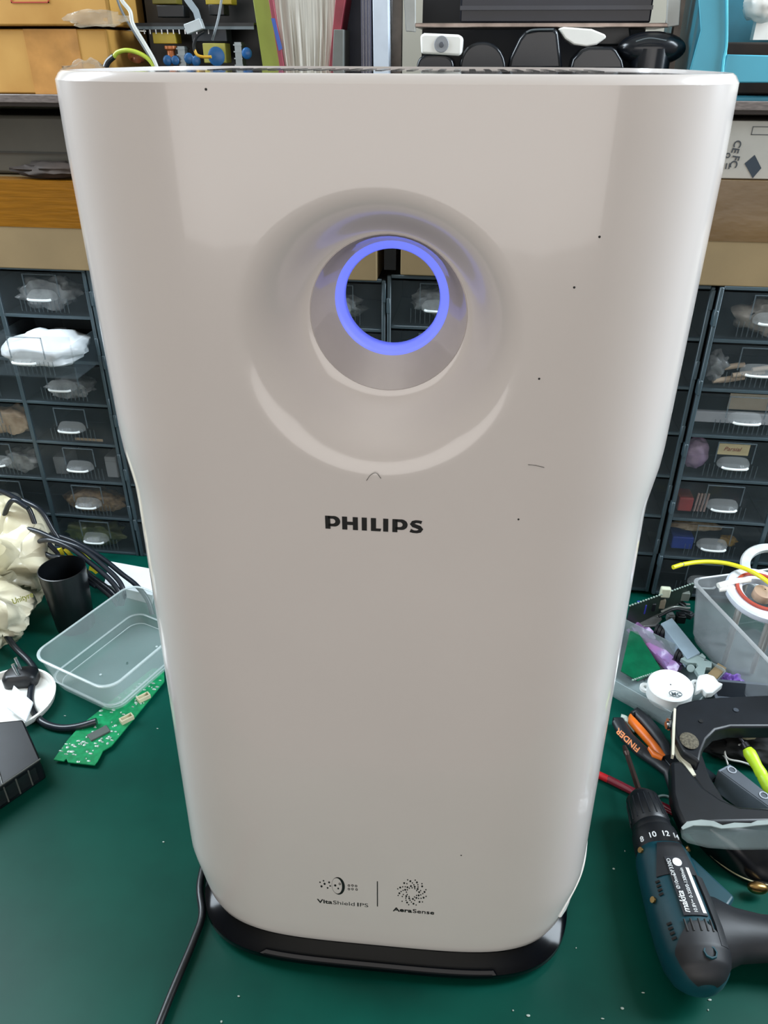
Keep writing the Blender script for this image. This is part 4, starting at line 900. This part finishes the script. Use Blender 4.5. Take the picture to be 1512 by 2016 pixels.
# pink antistatic bag
pk = mat('pink_antistatic_film', 'b878b4', .25, var=.25, scale=45, bump=.6, col2='9a84b8')
g = G(); rings = []
for i in range(13):
    t = i/12; l = Z(lerp(1236, 1330, t), lerp(1228, 1322, t), .016); r = Z(lerp(1262, 1352, t), lerp(1218, 1296, t), .016)
    rings.append([Vector((lerp(l.x, r.x, q/6), lerp(l.y, r.y, q/6), .012+.012*mn.noise(Vector((t*5, q*.7, 3)))+(.004 if q in (2, 3, 4) else 0))) for q in range(7)]+[Vector((lerp(l.x, r.x, 1-q/6), lerp(l.y, r.y, 1-q/6), .004)) for q in range(7)])
g.loft(rings); tag(obj('antistatic_bag', g, pk, smooth=40), 'pink and violet antistatic bag in the small clear tray', 'bag')
# small clear tray with things
st = thing('small_parts_tray', Z(1290, 1350, 0), 'small clear tray full of salvaged parts, right of the purifier', 'tray')
ta = Z(1165, 1318, .03); tbb = Z(1345, 1418, .03); tcc = Z(1240, 1225, .03)
v1_ = (tbb-ta); W1 = .155; v1_.normalize(); v2_ = Vector((-v1_.y, v1_.x, 0)); W2 = .12
cen = tbb-v1_*W1/2+v2_*W2/2; cen.z = 0
M = Matrix(((v1_.x, v2_.x, 0, cen.x), (v1_.y, v2_.y, 0, cen.y), (0, 0, 1, 0), (0, 0, 0, 1)))
obj('tray', tubgeo(W1, W2, .032, M, .006, .93, .0005, .0008), mat('clear_grey_tray', 'a4b2b4', .18, alpha=.38, var=.1), st, smooth=50)
gpb = thing('circuit_board', Z(1262, 1290, .004), 'plain dark green circuit board lying in the small clear tray', 'circuit board')
g = G(); g.prism([Z(1222, 1322, .012), Z(1240, 1244, .018), Z(1255, 1245, .018), Z(1300, 1318, .014), Z(1255, 1342, .012)], (0, 0, .0016)); obj('board', g, mat('dark_green_mask', '0a5a3c', .25, var=.15, scale=60), gpb)
g = G()
for k in range(14):
    p = Z(lerp(1246, 1300, k/13), lerp(1336, 1318, k/13)+3, .014); g.ell(p, (.0016, .0014, .0016), 8, 5)
obj('solder_edge', g, SOLDER, gpb)['kind'] = 'stuff'
# grey module with wheels
gmz = .034
md = thing('grey_module', Z(1340, 1260, .0), 'light blue-grey block with black wheels, lying on the pink bag', 'module')
T4 = [Z(1301, 1227, gmz), Z(1323, 1216, gmz), Z(1379, 1285, gmz), Z(1354, 1297, gmz)]
g = G(); g.hexa([p-Vector((0, 0, .016)) for p in T4]+T4); obj('block', g, mat('blue_grey_case', '8ea0ac', .5), md, bevel=.0008)
T5 = [Z(1294, 1237, gmz-.012), Z(1305, 1232, gmz-.012), Z(1358, 1300, gmz-.012), Z(1345, 1302, gmz-.012)]
g = G(); g.hexa([p-Vector((0, 0, .010)) for p in T5]+T5); obj('lower_rail', g, mat('dark_case', '4a525a', .4), md, bevel=.0008)
for (x, y) in ((1301, 1243), (1341, 1292)):
    p = Z(x, y, gmz-.010); g = G()
    g.lathe(p, (1, -.6, 0), [(.005, -.008), (.0085, -.007), (.0085, -.004), (.0065, -.0035), (.0085, -.003), (.0085, .001), (.0065, .0015), (.0085, .002), (.0085, .006), (.005, .007)], 20); obj('wheel', g, BLACK, md)
# grey bracket
bk_ = mat('grey_green_plastic', '8fa09e', .4)
g = G(); g.prism([Z(x, y, .026) for x, y in ((1338, 1303), (1352, 1297), (1375, 1296), (1380, 1292), (1388, 1300), (1384, 1307), (1400, 1309), (1399, 1321), (1388, 1320), (1385, 1334), (1374, 1336), (1366, 1324), (1372, 1318), (1370, 1312), (1352, 1311))], (0, 0, .006)); g.cyl(Z(1360, 1316, .018), Z(1360, 1316, .030), .005)
tag(obj('plastic_bracket', g, bk_, bevel=.0006), 'grey-green toothed bracket behind the white round motor', 'bracket')
# white motor
c = Z(1324, 1346, .045); mo = thing('synchronous_motor', (c.x, c.y, .003), 'round white motor with an oval mark, lying in the small tray', 'motor')
WM = mat('very_white_plastic', 'f2f4f2', .4, var=.02)
g = G(); g.lathe((c.x, c.y, 0), (-.06, -.05, 1), [(.001, .026), (.0255, .026), (.0268, .027), (.0268, .044), (.0255, .0455), (.001, .0455)], 48, cap=False); obj('body', g, WM, mo, smooth=40)
for (x, y) in ((1272, 1352), (1372, 1346)):
    p = Z(x, y, .03); g = G(); g.lathe((p.x, p.y, .026), (0, 0, 1), [(.003, 0), (.0075, 0), (.0075, .004), (.003, .004)], 24, closed=True); obj('ear', g, WM, mo)
g = G(); p = Z(1330, 1366, .0475); k = 28
o_ = [(p.x+.0078*cos(2*pi*i/k), p.y+.0056*sin(2*pi*i/k), p.z) for i in range(k)]; i_ = [(p.x+.0068*cos(2*pi*i/k), p.y+.0047*sin(2*pi*i/k), p.z) for i in range(k)]
g.loft([o_, i_, [(x, y, z+.0004) for x, y, z in i_], [(x, y, z+.0004) for x, y, z in o_]], cap=False)
text_geo(g, 'MC', .008, p+Vector((-.0052, -.003, 0)), ex, (0, 1, 0), .0004, bold=.0002); obj('oval_mark', g, mat('slate_ink', '5a6468', .5), mo)
# white scrap piece
g = G(); g.prism([Z(x, y, .03) for x, y in ((1372, 1340), (1388, 1337), (1403, 1342), (1412, 1354), (1421, 1357), (1400, 1374), (1388, 1376), (1380, 1366), (1366, 1372), (1368, 1352))], (0, 0, .010)); tag(obj('plastic_clip', g, WM, bevel=.002), 'white curved plastic clip right of the round motor', 'clip')
g = G(); g.prism([Z(x, y, .022) for x, y in ((1385, 1340), (1412, 1312), (1428, 1322), (1402, 1352))], (0, 0, .006)); tag(obj('cardboard_scrap', g, TAN), 'small tan cardboard scrap behind the white clip', 'cardboard scrap')
tag(crumpled('purple_wrapper', Z(1432, 1352, .008), (.018, .009, .016), mat('purple_wrap_film', '8a64c0', .3, var=.2), '', ''), 'purple wrapper scrap behind the visor', 'wrapper')
# grey tray edge
g = G(); a = Z(1408, 1374, .030); b = Z(1530, 1368, .030); a.z = 0
g.box((a.x, a.y, .0005), (a.x+.20, a.y+.004, .030)); g.box((a.x, a.y+.004, .0005), (a.x+.004, a.y+.035, .030)); g.box((a.x+.004, a.y+.004, .0005), (a.x+.20, a.y+.035, .003)); g.box((a.x+.004, a.y+.031, .0005), (a.x+.2, a.y+.035, .030)); g.box((a.x+.026, a.y-.0006, .002), (a.x+.0275, a.y, .030))
tag(obj('grey_tray', g, mat('slate_tray', '5a626c', .45), bevel=.0008), 'slate grey narrow tray between the large tub and the visor', 'tray')
# pliers
pm = mat('orange_grip', 'd86a1c', .4, var=.05); pdk = mat('dark_grip', '1a1d22', .45)
pli = thing('pliers', Z(1300, 1480, 0), 'black and orange gripped pliers lying in front of the small tray', 'pliers')
def handle(pts, w0, z, m, parent, name='grip', hh=.006, dz=0):
    P = [Z(x, y, z) for x, y in pts]; g = G(); rings = []
    for i, p in enumerate(P):
        d = (P[min(i+1, len(P)-1)]-P[max(i-1, 0)]).normalized(); sd = Vector((-d.y, d.x, 0)); wv = w0[i]
        rings.append([p+sd*wv*cos(a)+Vector((0, 0, 1))*hh*sin(a) for a in [2*pi*q/16 for q in range(16)]])
    g.loft(rings); return obj(name, g, m, parent, smooth=60)
handle([(1243, 1408), (1252, 1402), (1270, 1418), (1290, 1442), (1308, 1468), (1318, 1500)], [.003, .0075, .008, .0075, .007, .006], .010, pdk, pli)
handle([(1240, 1412), (1244, 1420), (1262, 1440), (1284, 1465), (1302, 1490), (1316, 1498)], [.002, .0055, .0055, .005, .0065, .004], .0085, pm, pli, 'orange_side')
handle([(1207, 1420), (1216, 1420), (1235, 1452), (1262, 1478), (1295, 1500), (1322, 1520), (1332, 1560)], [.003, .0085, .0088, .0088, .009, .010, .008], .009, pdk, pli)
handle([(1276, 1474), (1288, 1486), (1304, 1494)], [.001, .0045, .003], .015, pm, pli, 'orange_side', .004)
g = G(); a = Z(1261, 1474, .0184); b = Z(1226, 1448, .0184); d = (b-a).normalized(); text_geo(g, 'FINDER', .0125, a+Vector((0, 0, .0002)), (Z(1228, 1446, .0184)-Z(1262, 1478, .0184)), (-.55, -.83, 0), .0006, bold=.0002, sx=.86); obj('lettering', g, mat('orange_ink', 'e08a58', .5), pli)
g = G(); g.prism([Z(x, y, .006) for x, y in ((1300, 1500), (1335, 1490), (1372, 1528), (1390, 1552), (1350, 1560))], (0, 0, .010)); obj('jaw', g, mat('dark_tool_steel', '2a2d30', .35, .7), pli, bevel=.001)
# small white wall plug
an = G(); an.tube([Z(1222, 1413, .0045), Z(1232, 1416, .0045), Z(1241, 1428, .0045), Z(1251, 1440, .0035)], lambda t: .0048-.0022*t, 12)
tag(obj('wall_plug', an, mat('milky_nylon', 'b9c6bc', .4, alpha=.9), smooth=60), 'small milky wall plug between the plier handles', 'wall plug')
# red pen
pe = thing('marker_pen', Z(1250, 1560, 0), 'thin red pen passing under the drill chuck', 'pen')
def penseg(x0, y0, x1, y1, r, m, nm): g = G(); g.cyl(Z(x0, y0, .0045), Z(x1, y1, .0045), r, n=16); return obj(nm, g, m, pe)
penseg(1165, 1519, 1197, 1534, .0042, mat('bright_red_plastic', 'b81c24', .3), 'cap'); penseg(1196, 1533, 1330, 1600, .0044, mat('dark_red_gloss', '7c2030', .15, coat=.5), 'barrel')
# washer ring
c = Z(1312, 1581, .003); g = G(); g.lathe((c.x, c.y, .0005), (0, 0, 1), [(.010, 0), (.012, 0), (.012, .002), (.010, .002)], 32, closed=True); tag(obj('clear_ring', g, mat('pale_clear_ring', 'a8c0c0', .2, alpha=.8)), 'pale clear ring next to the drill chuck', 'ring')
# ------------------------------------------------------------------ drill
zc = .034
Pa = Z(1262, 1568, .036); Pb = Z(1384, 1935, .036)
dd = (Pb-Pa); DL = dd.length; dd.normalize(); sdv = Vector((-dd.y, dd.x, 0)); 
if sdv.x < 0: sdv = -sdv
dr = thing('cordless_drill', (Pb+Pa)/2-Vector((0, 0, .036)), 'teal and black cordless drill lying on the bench in the lower right', 'drill')
def sect(s, rs_, ru, cz=None, n=40, side=0, pw=2.0, off=0, a0=None, a1=None):
    cz = .036 if cz is None else cz; c = Vector((Pa.x, Pa.y, cz))+dd*s+sdv*side; out = []
    A = [2*pi*j/n for j in range(n)] if a0 is None else [lerp(a0, a1, j/(n-1)) for j in range(n)]
    for a in A:
        ca, sa = cos(a), sin(a); k = 2/pw
        out.append(c+sdv*(math.copysign(abs(ca)**k, ca)*(rs_+off))+Vector((0, 0, math.copysign(abs(sa)**k, sa)*(ru+off))))
    return out
SC = DL/.215
def sec_at(f, side=0):  # body table: fraction, half width, half height
    tab = [(.0, .0), ]
    return None
# chuck
g = G(); g.loft([sect(s, r, r) for s, r in ((-.004, .009), (.0, .013), (.004, .0165), (.02, .0185), (.036, .0195), (.038, .0185), (.040, .0195), (.046, .0195), (.047, .016))]); obj('chuck', g, BLACK, dr, smooth=40)
g = G()
for k in range(18):
    a = 2*pi*k/18; c = Vector((Pa.x, Pa.y, .036)); q = sdv*cos(a)+Vector((0, 0, sin(a))); g.tube([c+dd*.008+q*.0168, c+dd*.034+q*.0192], .0009, 6, 0)
obj('chuck_ribs', g, mat('black_rib', '1e2126', .3), dr)
g = G(); g.loft([sect(s, r, r) for s, r in ((.046, .018), (.047, .0215), (.050, .0222), (.064, .0232), (.070, .0235), (.071, .020))]); obj('torque_collar', g, BLACK, dr, smooth=40)
for body, a in (('8', 143), ('10', 115), ('12', 84), ('14', 55)):
    aa = radians(a); q = sdv*cos(aa)+Vector((0, 0, sin(aa))); tx = (sdv*sin(aa)-Vector((0, 0, cos(aa)))); c = Vector((Pa.x, Pa.y, .036))+dd*.0645+q*.0232
    g = G(); text_geo(g, body, .0080, c, tx, tuple((-dd)), .0008, bold=.0001, align='CENTER'); obj('number', g, WHPR, dr, smooth=20)
# motor housing
BT = [(.068, .0225, .022), (.072, .0245, .0245), (.09, .0255, .026), (.12, .0275, .0275), (.15, .029, .029), (.18, .0295, .0295), (.200, .0280, .028), (.214, .0235, .0235), (.223, .016, .016), (.228, .006, .007)]
k_ = (DL+.008)/.228
BT = [(s*k_ if s > .072 else s, a, b) for s, a, b in BT]
def bt_at(s):
    for (s0, a0_, b0_), (s1, a1_, b1_) in zip(BT, BT[1:]):
        if s <= s1: t = (s-s0)/(s1-s0); return lerp(a0_, a1_, t), lerp(b0_, b1_, t)
    return BT[-1][1:]
DT = mat('drill_teal_plastic', '0a3e4a', .38, var=.08); DG = mat('drill_dark_grip', '1b1d22', .5, var=.1, scale=90)
g = G(); ss = [lerp(BT[0][0], BT[-1][0], i/40) for i in range(41)]
g.loft([sect(s, *bt_at(s), pw=2.3) for s in ss]); obj('motor_housing', g, DT, dr, smooth=50)
def skin(name, s0, s1, fa0, fa1, m, off=.0012, ns=24, na=18):
    g = G(); R = []
    for i in range(ns+1):
        s = lerp(s0, s1, i/ns); a, b = bt_at(s); a0_, a1_ = fa0(i/ns), fa1(i/ns)
        o_ = sect(s, a, b, n=na, pw=2.3, off=off, a0=radians(a0_), a1=radians(a1_)); i_ = sect(s, a, b, n=na, pw=2.3, off=-.001, a0=radians(a0_), a1=radians(a1_))
        R.append(o_+i_[::-1])
    g.loft(R); return obj(name, g, m, dr, smooth=50)
K = k_
skin('top_grip', .073, .125*K, lambda t: 62-8*t, lambda t: 108+22*t, DG)
skin('label_plate', .104*K, .172*K, lambda t: 70, lambda t: 104, mat('label_dark_grey', '2c2e34', .4), .0018)
skin('side_ridge', .125*K, .20*K, lambda t: 44, lambda t: 62, DG, .0022)
skin('rear_cap', .178*K, .2265*K, lambda t: 90-60*min(1, .15+1.6*t), lambda t: 90+52*min(1, .15+1.6*t), DG, .0018)
def on_drill(s, adeg, off=.0021):
    a, b = bt_at(s); return sect(s, a, b, n=2, pw=2.3, off=off, a0=radians(adeg), a1=radians(adeg))[0]
tn_ = lambda s, a: None
def dtext(body, s, a, size, m=WHPR, nm='label_lettering', **kw):
    p = on_drill(s, a); q = on_drill(s, a+6); yd = (q-p); g = G(); text_geo(g, body, size, p, tuple(-dd), yd, .0003, **kw); return obj(nm, g, m, dr, smooth=20)
dtext('makita', .170*K, 94, .0080, bold=.0001, shear=.25, space=.95)
dtext('DF330D', .128*K, 96, .0050)
dtext('\u00d810mm', .144*K, 96, .0045)
dtext('10.8V\u2393 0-350/0-1300/min', .170*K, 85, .0045, sx=.9)
g = G(); pr_ = [on_drill(.170*K, 78), on_drill(.118*K, 78), on_drill(.118*K, 72), on_drill(.170*K, 72)]
g.prism(pr_, (0, 0, .0003)); obj('label_white_bar', g, WHPR, dr)
c = on_drill(.112*K, 88, .0022); g = G(); g.cyl(c, c+Vector((0, 0, .0003)), .0042, n=28); obj('label_disc', g, WHPR, dr)
# vents: two rows of slots left, one pair right
VB = mat('vent_black', '050608', .6)
for base, a_ in ((.130, 126), (.176, 128), (.170, 50)):
    g = G()
    for q in range(4):
        p = on_drill((base+.0048*q)*K, a_, .0008); q2 = on_drill((base+.0048*q)*K, a_+9, .0008); g.tube([p, q2], .0011, 6, 0)
    obj('vent_slots', g, VB, dr)
g = G()
for q in range(5):
    p = on_drill(.176*K, 70+9*q, .0018); p2 = on_drill(.188*K, 70+9*q, .0018); g.tube([p, p2], .0010, 6, 0)
obj('vent_slots', g, VB, dr)
for s, a_ in ((.086, 150), (.146, 150), (.086, 38)):
    p = on_drill(s*K, a_, .0006); q_ = (p-Vector((Pa.x, Pa.y, .036))-dd*(s*K)).normalized(); g = G(); g.cyl(p, p+q_*.002, .0028, n=16); obj('screw', g, GOLDM, dr)
p = on_drill(.207*K, 84, .001); g = G(); q_ = Vector((0, 0, 1)); g.lathe(p, q_, [(.0045, 0), (.0058, 0), (.0058, .002), (.0045, .002)], 8, closed=True); obj('rear_ring', g, DT, dr)
# handle, with trigger side away
hd = (sdv*1.0+dd*.10).normalized(); base = Vector((Pa.x, Pa.y, .032))+dd*(.165*K)+sdv*.018
g = G(); R = []
perp = Vector((-hd.y, hd.x, 0))
for t, hw, hh in ((-.01, .036, .024), (.012, .032, .023), (.028, .0235, .020), (.05, .0195, .0185), (.08, .0195, .0185), (.12, .021, .019), (.15, .024, .021)):
    c = base+hd*t+Vector((0, 0, 0)); R.append([c+perp*hw*cos(2*pi*j/28)+Vector((0, 0, hh*sin(2*pi*j/28))) for j in range(28)])
g.loft(R); obj('handle', g, DG, dr, smooth=60)
g = G(); c = base+hd*.155; g.M = Matrix.Translation(c) @ Matrix(((hd.x, perp.x, 0, 0), (hd.y, perp.y, 0, 0), (0, 0, 1, 0), (0, 0, 0, 1))); g.box((-.008, -.045, -.030), (.045, .035, .026)); obj('battery', g, BLACK, dr, bevel=.005, seg=3)
g = G(); c = base+hd*.072+Vector((0, 0, .0185)); g.M = Matrix.Translation(c) @ Matrix(((hd.x, perp.x, 0, 0), (hd.y, perp.y, 0, 0), (0, 0, 1, 0), (0, 0, 0, 1))); g.ell((0, 0, -.001), (.004, .013, .0022)); obj('handle_accent', g, mat('drill_blue_accent', '14587a', .4), dr)
g = G(); c = Vector((Pa.x, Pa.y, .034))+dd*(.118*K)+sdv*.026; g.prism([c-dd*.03*K, c-dd*.0+sdv*.016, c+dd*.018*K+sdv*.026, c+dd*.046*K+sdv*.002, c+dd*.03*K-sdv*.008, c-dd*.03*K-sdv*.008], (0, 0, .012)); obj('side_fairing', g, DT, dr, bevel=.003, seg=3)
# bit
g = G(); b0 = Vector((Pa.x, Pa.y, .036)); b1 = Z(1229, 1469, .030); g.cyl(b0, b0.lerp(b1, .78), .0033, .0031, 6); g.cyl(b0.lerp(b1, .78), b0.lerp(b1, .86), .0022, .0036, 12); g.cyl(b0.lerp(b1, .86), b1, .0036, .0022, 12)
obj('driver_bit', g, mat('brown_steel_bit', '4c3c38', .35, .7), dr)
# ------------------------------------------------------------------ magnifier visor
vz = .085
vs = thing('magnifier_visor', Z(1420, 1560, 0), 'black head-worn magnifier visor with a clear lens plate, lower right edge', 'magnifier visor')
VM = mat('visor_black_plastic', '10141a', .42, var=.15, scale=60)
def vp(pts, z, th, m, nm, bev=.003): g = G(); g.prism([Z(x, y, z) for x, y in pts], (0, 0, -th)); return obj(nm, g, m, vs, bevel=bev, seg=3)
vp([(1324, 1398), (1335, 1386), (1365, 1377), (1420, 1371), (1540, 1366), (1540, 1430), (1440, 1430), (1410, 1437), (1392, 1455), (1382, 1480), (1378, 1500), (1345, 1478), (1330, 1450), (1326, 1430)], .062, .020, VM, 'head_band')
vp([(1347, 1462), (1382, 1482), (1398, 1530), (1425, 1572), (1455, 1592), (1435, 1598), (1395, 1570), (1366, 1530)], .048, .016, VM, 'side_arm', .002)
vp([(1320, 1498), (1342, 1496), (1362, 1520), (1385, 1548), (1420, 1572), (1455, 1586), (1540, 1592), (1540, 1618), (1430, 1620), (1345, 1622), (1330, 1590), (1322, 1560)], .052, .018, VM, 'brow_plate', .004)
# curved lower bowl
R = []
for i in range(15):
    t = i/14; row = []
    for j in range(17):
        s = j/16
        ox, oy = lerp(1330, 1540, s), 1592
        # outer rim curve
        a = pi/2*(1-s); rx = 1540-212*sin(a)**.9 if s < 1 else 1540; 
        rimx = lerp(1327, 1540, s); rimy = 1745-150*(1-s)**2.2
        px_ = lerp(ox, rimx, t); py_ = lerp(oy, rimy, t)
        row.append(Z(px_, py_, lerp(.046, .006, t**1.4)+.010*sin(pi*t)*sin(pi*min(1, s+.2))))
    R.append(row)
g = G(); up_ = [v for r in R for v in r]; nn = len(up_); fc = []
for i in range(14):
    for j in range(16): fc.append((i*17+j, i*17+j+1, (i+1)*17+j+1, (i+1)*17+j))
edge = [j for j in range(17)]+[i*17+16 for i in range(1, 15)]+[14*17+j for j in range(15, -1, -1)]+[i*17 for i in range(13, 0, -1)]
g.add(up_+[v-Vector((0, 0, .003)) for v in up_], fc+[tuple(k+nn for k in f[::-1]) for f in fc]+[(edge[i], edge[(i+1) % len(edge)], edge[(i+1) % len(edge)]+nn, edge[i]+nn) for i in range(len(edge))])
obj('visor_bowl', g, mat('visor_gloss_black', '0a0d12', .22, var=.1), vs, smooth=50)
g = G(); g.tube([v+Vector((0, 0, .0006)) for v in [R[k][0] for k in range(2, 14)]]+[v+Vector((0, 0, .0006)) for v in R[14]], .0008, 8, 2); obj('cream_edge', g, mat('cream_rubber_edge', 'b8b08c', .5), vs, smooth=60)
g = G(); strip(g, [Z(1327, 1402, .0585), Z(1325, 1440, .056), Z(1323, 1494, .055)], .0012, (0, 0, 1), .006); strip(g, [Z(1334, 1470, .050), Z(1340, 1492, .049), Z(1352, 1508, .048), Z(1366, 1530, .047)], lambda t: .006-.004*t, (0, 0, 1), .003); obj('cream_lining', g, mat('cream_lining', 'c8c4b0', .5), vs)
LM = mat('acrylic_lens', '8fa0a0', .04, var=.1, alpha=.14)
lens = [(1341, 1630), (1352, 1619), (1380, 1615), (1405, 1618), (1422, 1626), (1445, 1621), (1478, 1622), (1490, 1617), (1540, 1614), (1540, 1668), (1450, 1669), (1395, 1665), (1355, 1655), (1343, 1645)]
g = G(); g.prism([Z(x, y, .074) for x, y in lens], (0, 0, -.004)); obj('lens_plate', g, LM, vs, bevel=.001)
g = G(); g.prism([Z(x, y, .0745) for x, y in ((1341, 1630), (1352, 1619), (1380, 1615), (1405, 1618), (1422, 1626), (1445, 1621), (1478, 1622), (1490, 1617), (1540, 1614), (1540, 1622), (1488, 1626), (1460, 1630), (1420, 1632), (1400, 1627), (1365, 1626), (1344, 1634))], (0, 0, .0012)); obj('lens_edge', g, mat('acrylic_edge', 'b8c4c2', .12, alpha=.55), vs)
g = G(); g.cyl(Z(1315, 1426, .050), Z(1325, 1426, .050), .007, n=14); g.cyl(Z(1311, 1428, .050), Z(1317, 1428, .050), .0045, n=14); obj('hinge_knob', g, SILVER, vs)
for (x, y, m_, r_) in ((1449, 1398, mat('grey_dot', '3a4048', .5), .003), (1380, 1420, VB, .0025)):
    p = Z(x, y, .0625); g = G(); g.cyl(p, p+Vector((0, 0, .0006)), r_, n=16); obj('rivet', g, m_, vs)
g = G(); g.ell(Z(1357, 1458, .064), (.010, .012, .002)); obj('mesh_pad', g, mat('worn_mesh', '5c5648', .8, var=.4, scale=400, bump=.8), vs)
p = Z(1492, 1748, .012); g = G(); g.ell(p, (.010, .006, .006)); obj('brass_nut', g, GOLDM, vs)
# black pouch behind the visor
tag(crumpled('black_pouch', Z(1470, 1475, .010), (.055, .024, .016), mat('black_cloth', '0c0e10', .8), '', '', 3.3, .3), 'black cloth pouch lying inside the visor opening', 'pouch')
g = G(); g.prism([Z(x, y, .030) for x, y in ((1442, 1432), (1456, 1440), (1478, 1440), (1500, 1436), (1494, 1450), (1486, 1456), (1470, 1458), (1452, 1452))], (0, 0, .004)); tag(obj('cream_scrap', g, mat('cream_plastic', 'b0a894', .5), bevel=.001), 'cream plastic scrap on the black pouch behind the visor band', 'scrap')
# neon screwdriver
sc = thing('screwdriver', Z(1490, 1510, .0), 'neon yellow-green screwdriver inside the visor opening, right edge', 'screwdriver')
a = Z(1470, 1473, .038); b = Z(1520, 1560, .022); g = G(); d_ = (b-a); L_ = d_.length
g.lathe(a, d_, [(.001, 0), (.0052, .001), (.0072, .006), (.0070, .012), (.0060, .022), (.0068, .030), (.0062, .032), (.0068, .034), (.0074, .045), (.0074, L_-.004), (.006, L_)], 12, cap=False); obj('grip', g, mat('neon_yellow_green', 'b4d824', .4, var=.08), sc, smooth=40)
g = G(); g.cyl(a, Z(1440, 1428, .046), .0022, n=12); g.cyl(a, a.lerp(Z(1440, 1428, .046), .2), .005, .0045, n=12); obj('shaft', g, mat('dark_shaft', '28262a', .35, .6), sc)
# grey power module with two screw holes
pw = thing('power_module', Z(1450, 1545, 0), 'light grey oblong module with two ringed holes, behind the visor brow', 'module')
T6 = [Z(1413, 1516, .034), Z(1437, 1504, .034), Z(1530, 1578, .034), Z(1522, 1596, .034)]
g = G(); g.hexa([p-Vector((0, 0, .030)) for p in T6]+T6); obj('case', g, mat('mid_grey_case', '78828e', .5), pw, bevel=.001)
cq = (T6[0]+T6[1]+T6[2]+T6[3])/4; g = G(); g.prism([cq+(p-cq)*.90+Vector((0, 0, .0003)) for p in T6], (0, 0, .0006)); obj('recess', g, mat('dark_grey_face', '50565e', .5), pw)
for (x, y) in ((1441, 1516), (1504, 1566)):
    p = Z(x, y, .0352); g = G(); g.lathe(p, (0, 0, 1), [(.0035, 0), (.0048, 0), (.0048, .0006), (.0035, .0006)], 24, closed=True); obj('ring', g, mat('pale_ring', 'a4aab2', .4), pw)
g = G(); g.tube([Z(1386, 1466, .010), Z(1405, 1478, .012), Z(1425, 1488, .014), Z(1433, 1504, .030)], .0010); obj('lead', g, WHITE2, pw)
g = G(); g.tube([Z(1462, 1466, .030), Z(1436, 1468, .022), Z(1427, 1480, .018), Z(1434, 1494, .016), Z(1460, 1500, .016), Z(1480, 1508, .018), Z(1492, 1522, .020)], .0011); obj('lead', g, WHITE2, pw)
# orange handled cutters peeping out of the visor
cu = thing('wire_cutters', Z(1370, 1528, 0), 'small cutters with an orange edged grip, seen through the visor opening', 'cutters')
g = G(); g.prism([Z(x, y, .012) for x, y in ((1352, 1510), (1378, 1512), (1410, 1538), (1398, 1548), (1372, 1526))], (0, 0, .008)); obj('jaw', g, mat('blued_steel', '1c2830', .35, .5), cu, bevel=.001)
g = G(); g.prism([Z(x, y, .014) for x, y in ((1362, 1530), (1376, 1524), (1380, 1532), (1366, 1538))], (0, 0, .007)); obj('orange_edge', g, pm, cu, bevel=.001)
# crumbs of debris on the bench
rs = random.Random(5); spots = [(1208, 1711), (1400, 1767), (1225, 1986), (1394, 1989), (1397, 1969), (1266, 1955), (470, 1962), (322, 1658), (1134, 1867), (436, 2012), (1186, 2006), (128, 1410), (310, 1435), (1230, 1676), (1010, 1990), (1040, 2000)]
g = G()
for x, y in spots:
    p = Z(x, y, 0); g.ell((p.x, p.y, .0006), (rs.uniform(.0006, .0018), rs.uniform(.0005, .0011), .0006), 8, 5, .3, x)
tag(obj('bench_crumbs', g, mat('pale_crumb', 'a8b4ac', .7)), 'tiny pale crumbs scattered over the green bench top', 'crumbs', kind='stuff')
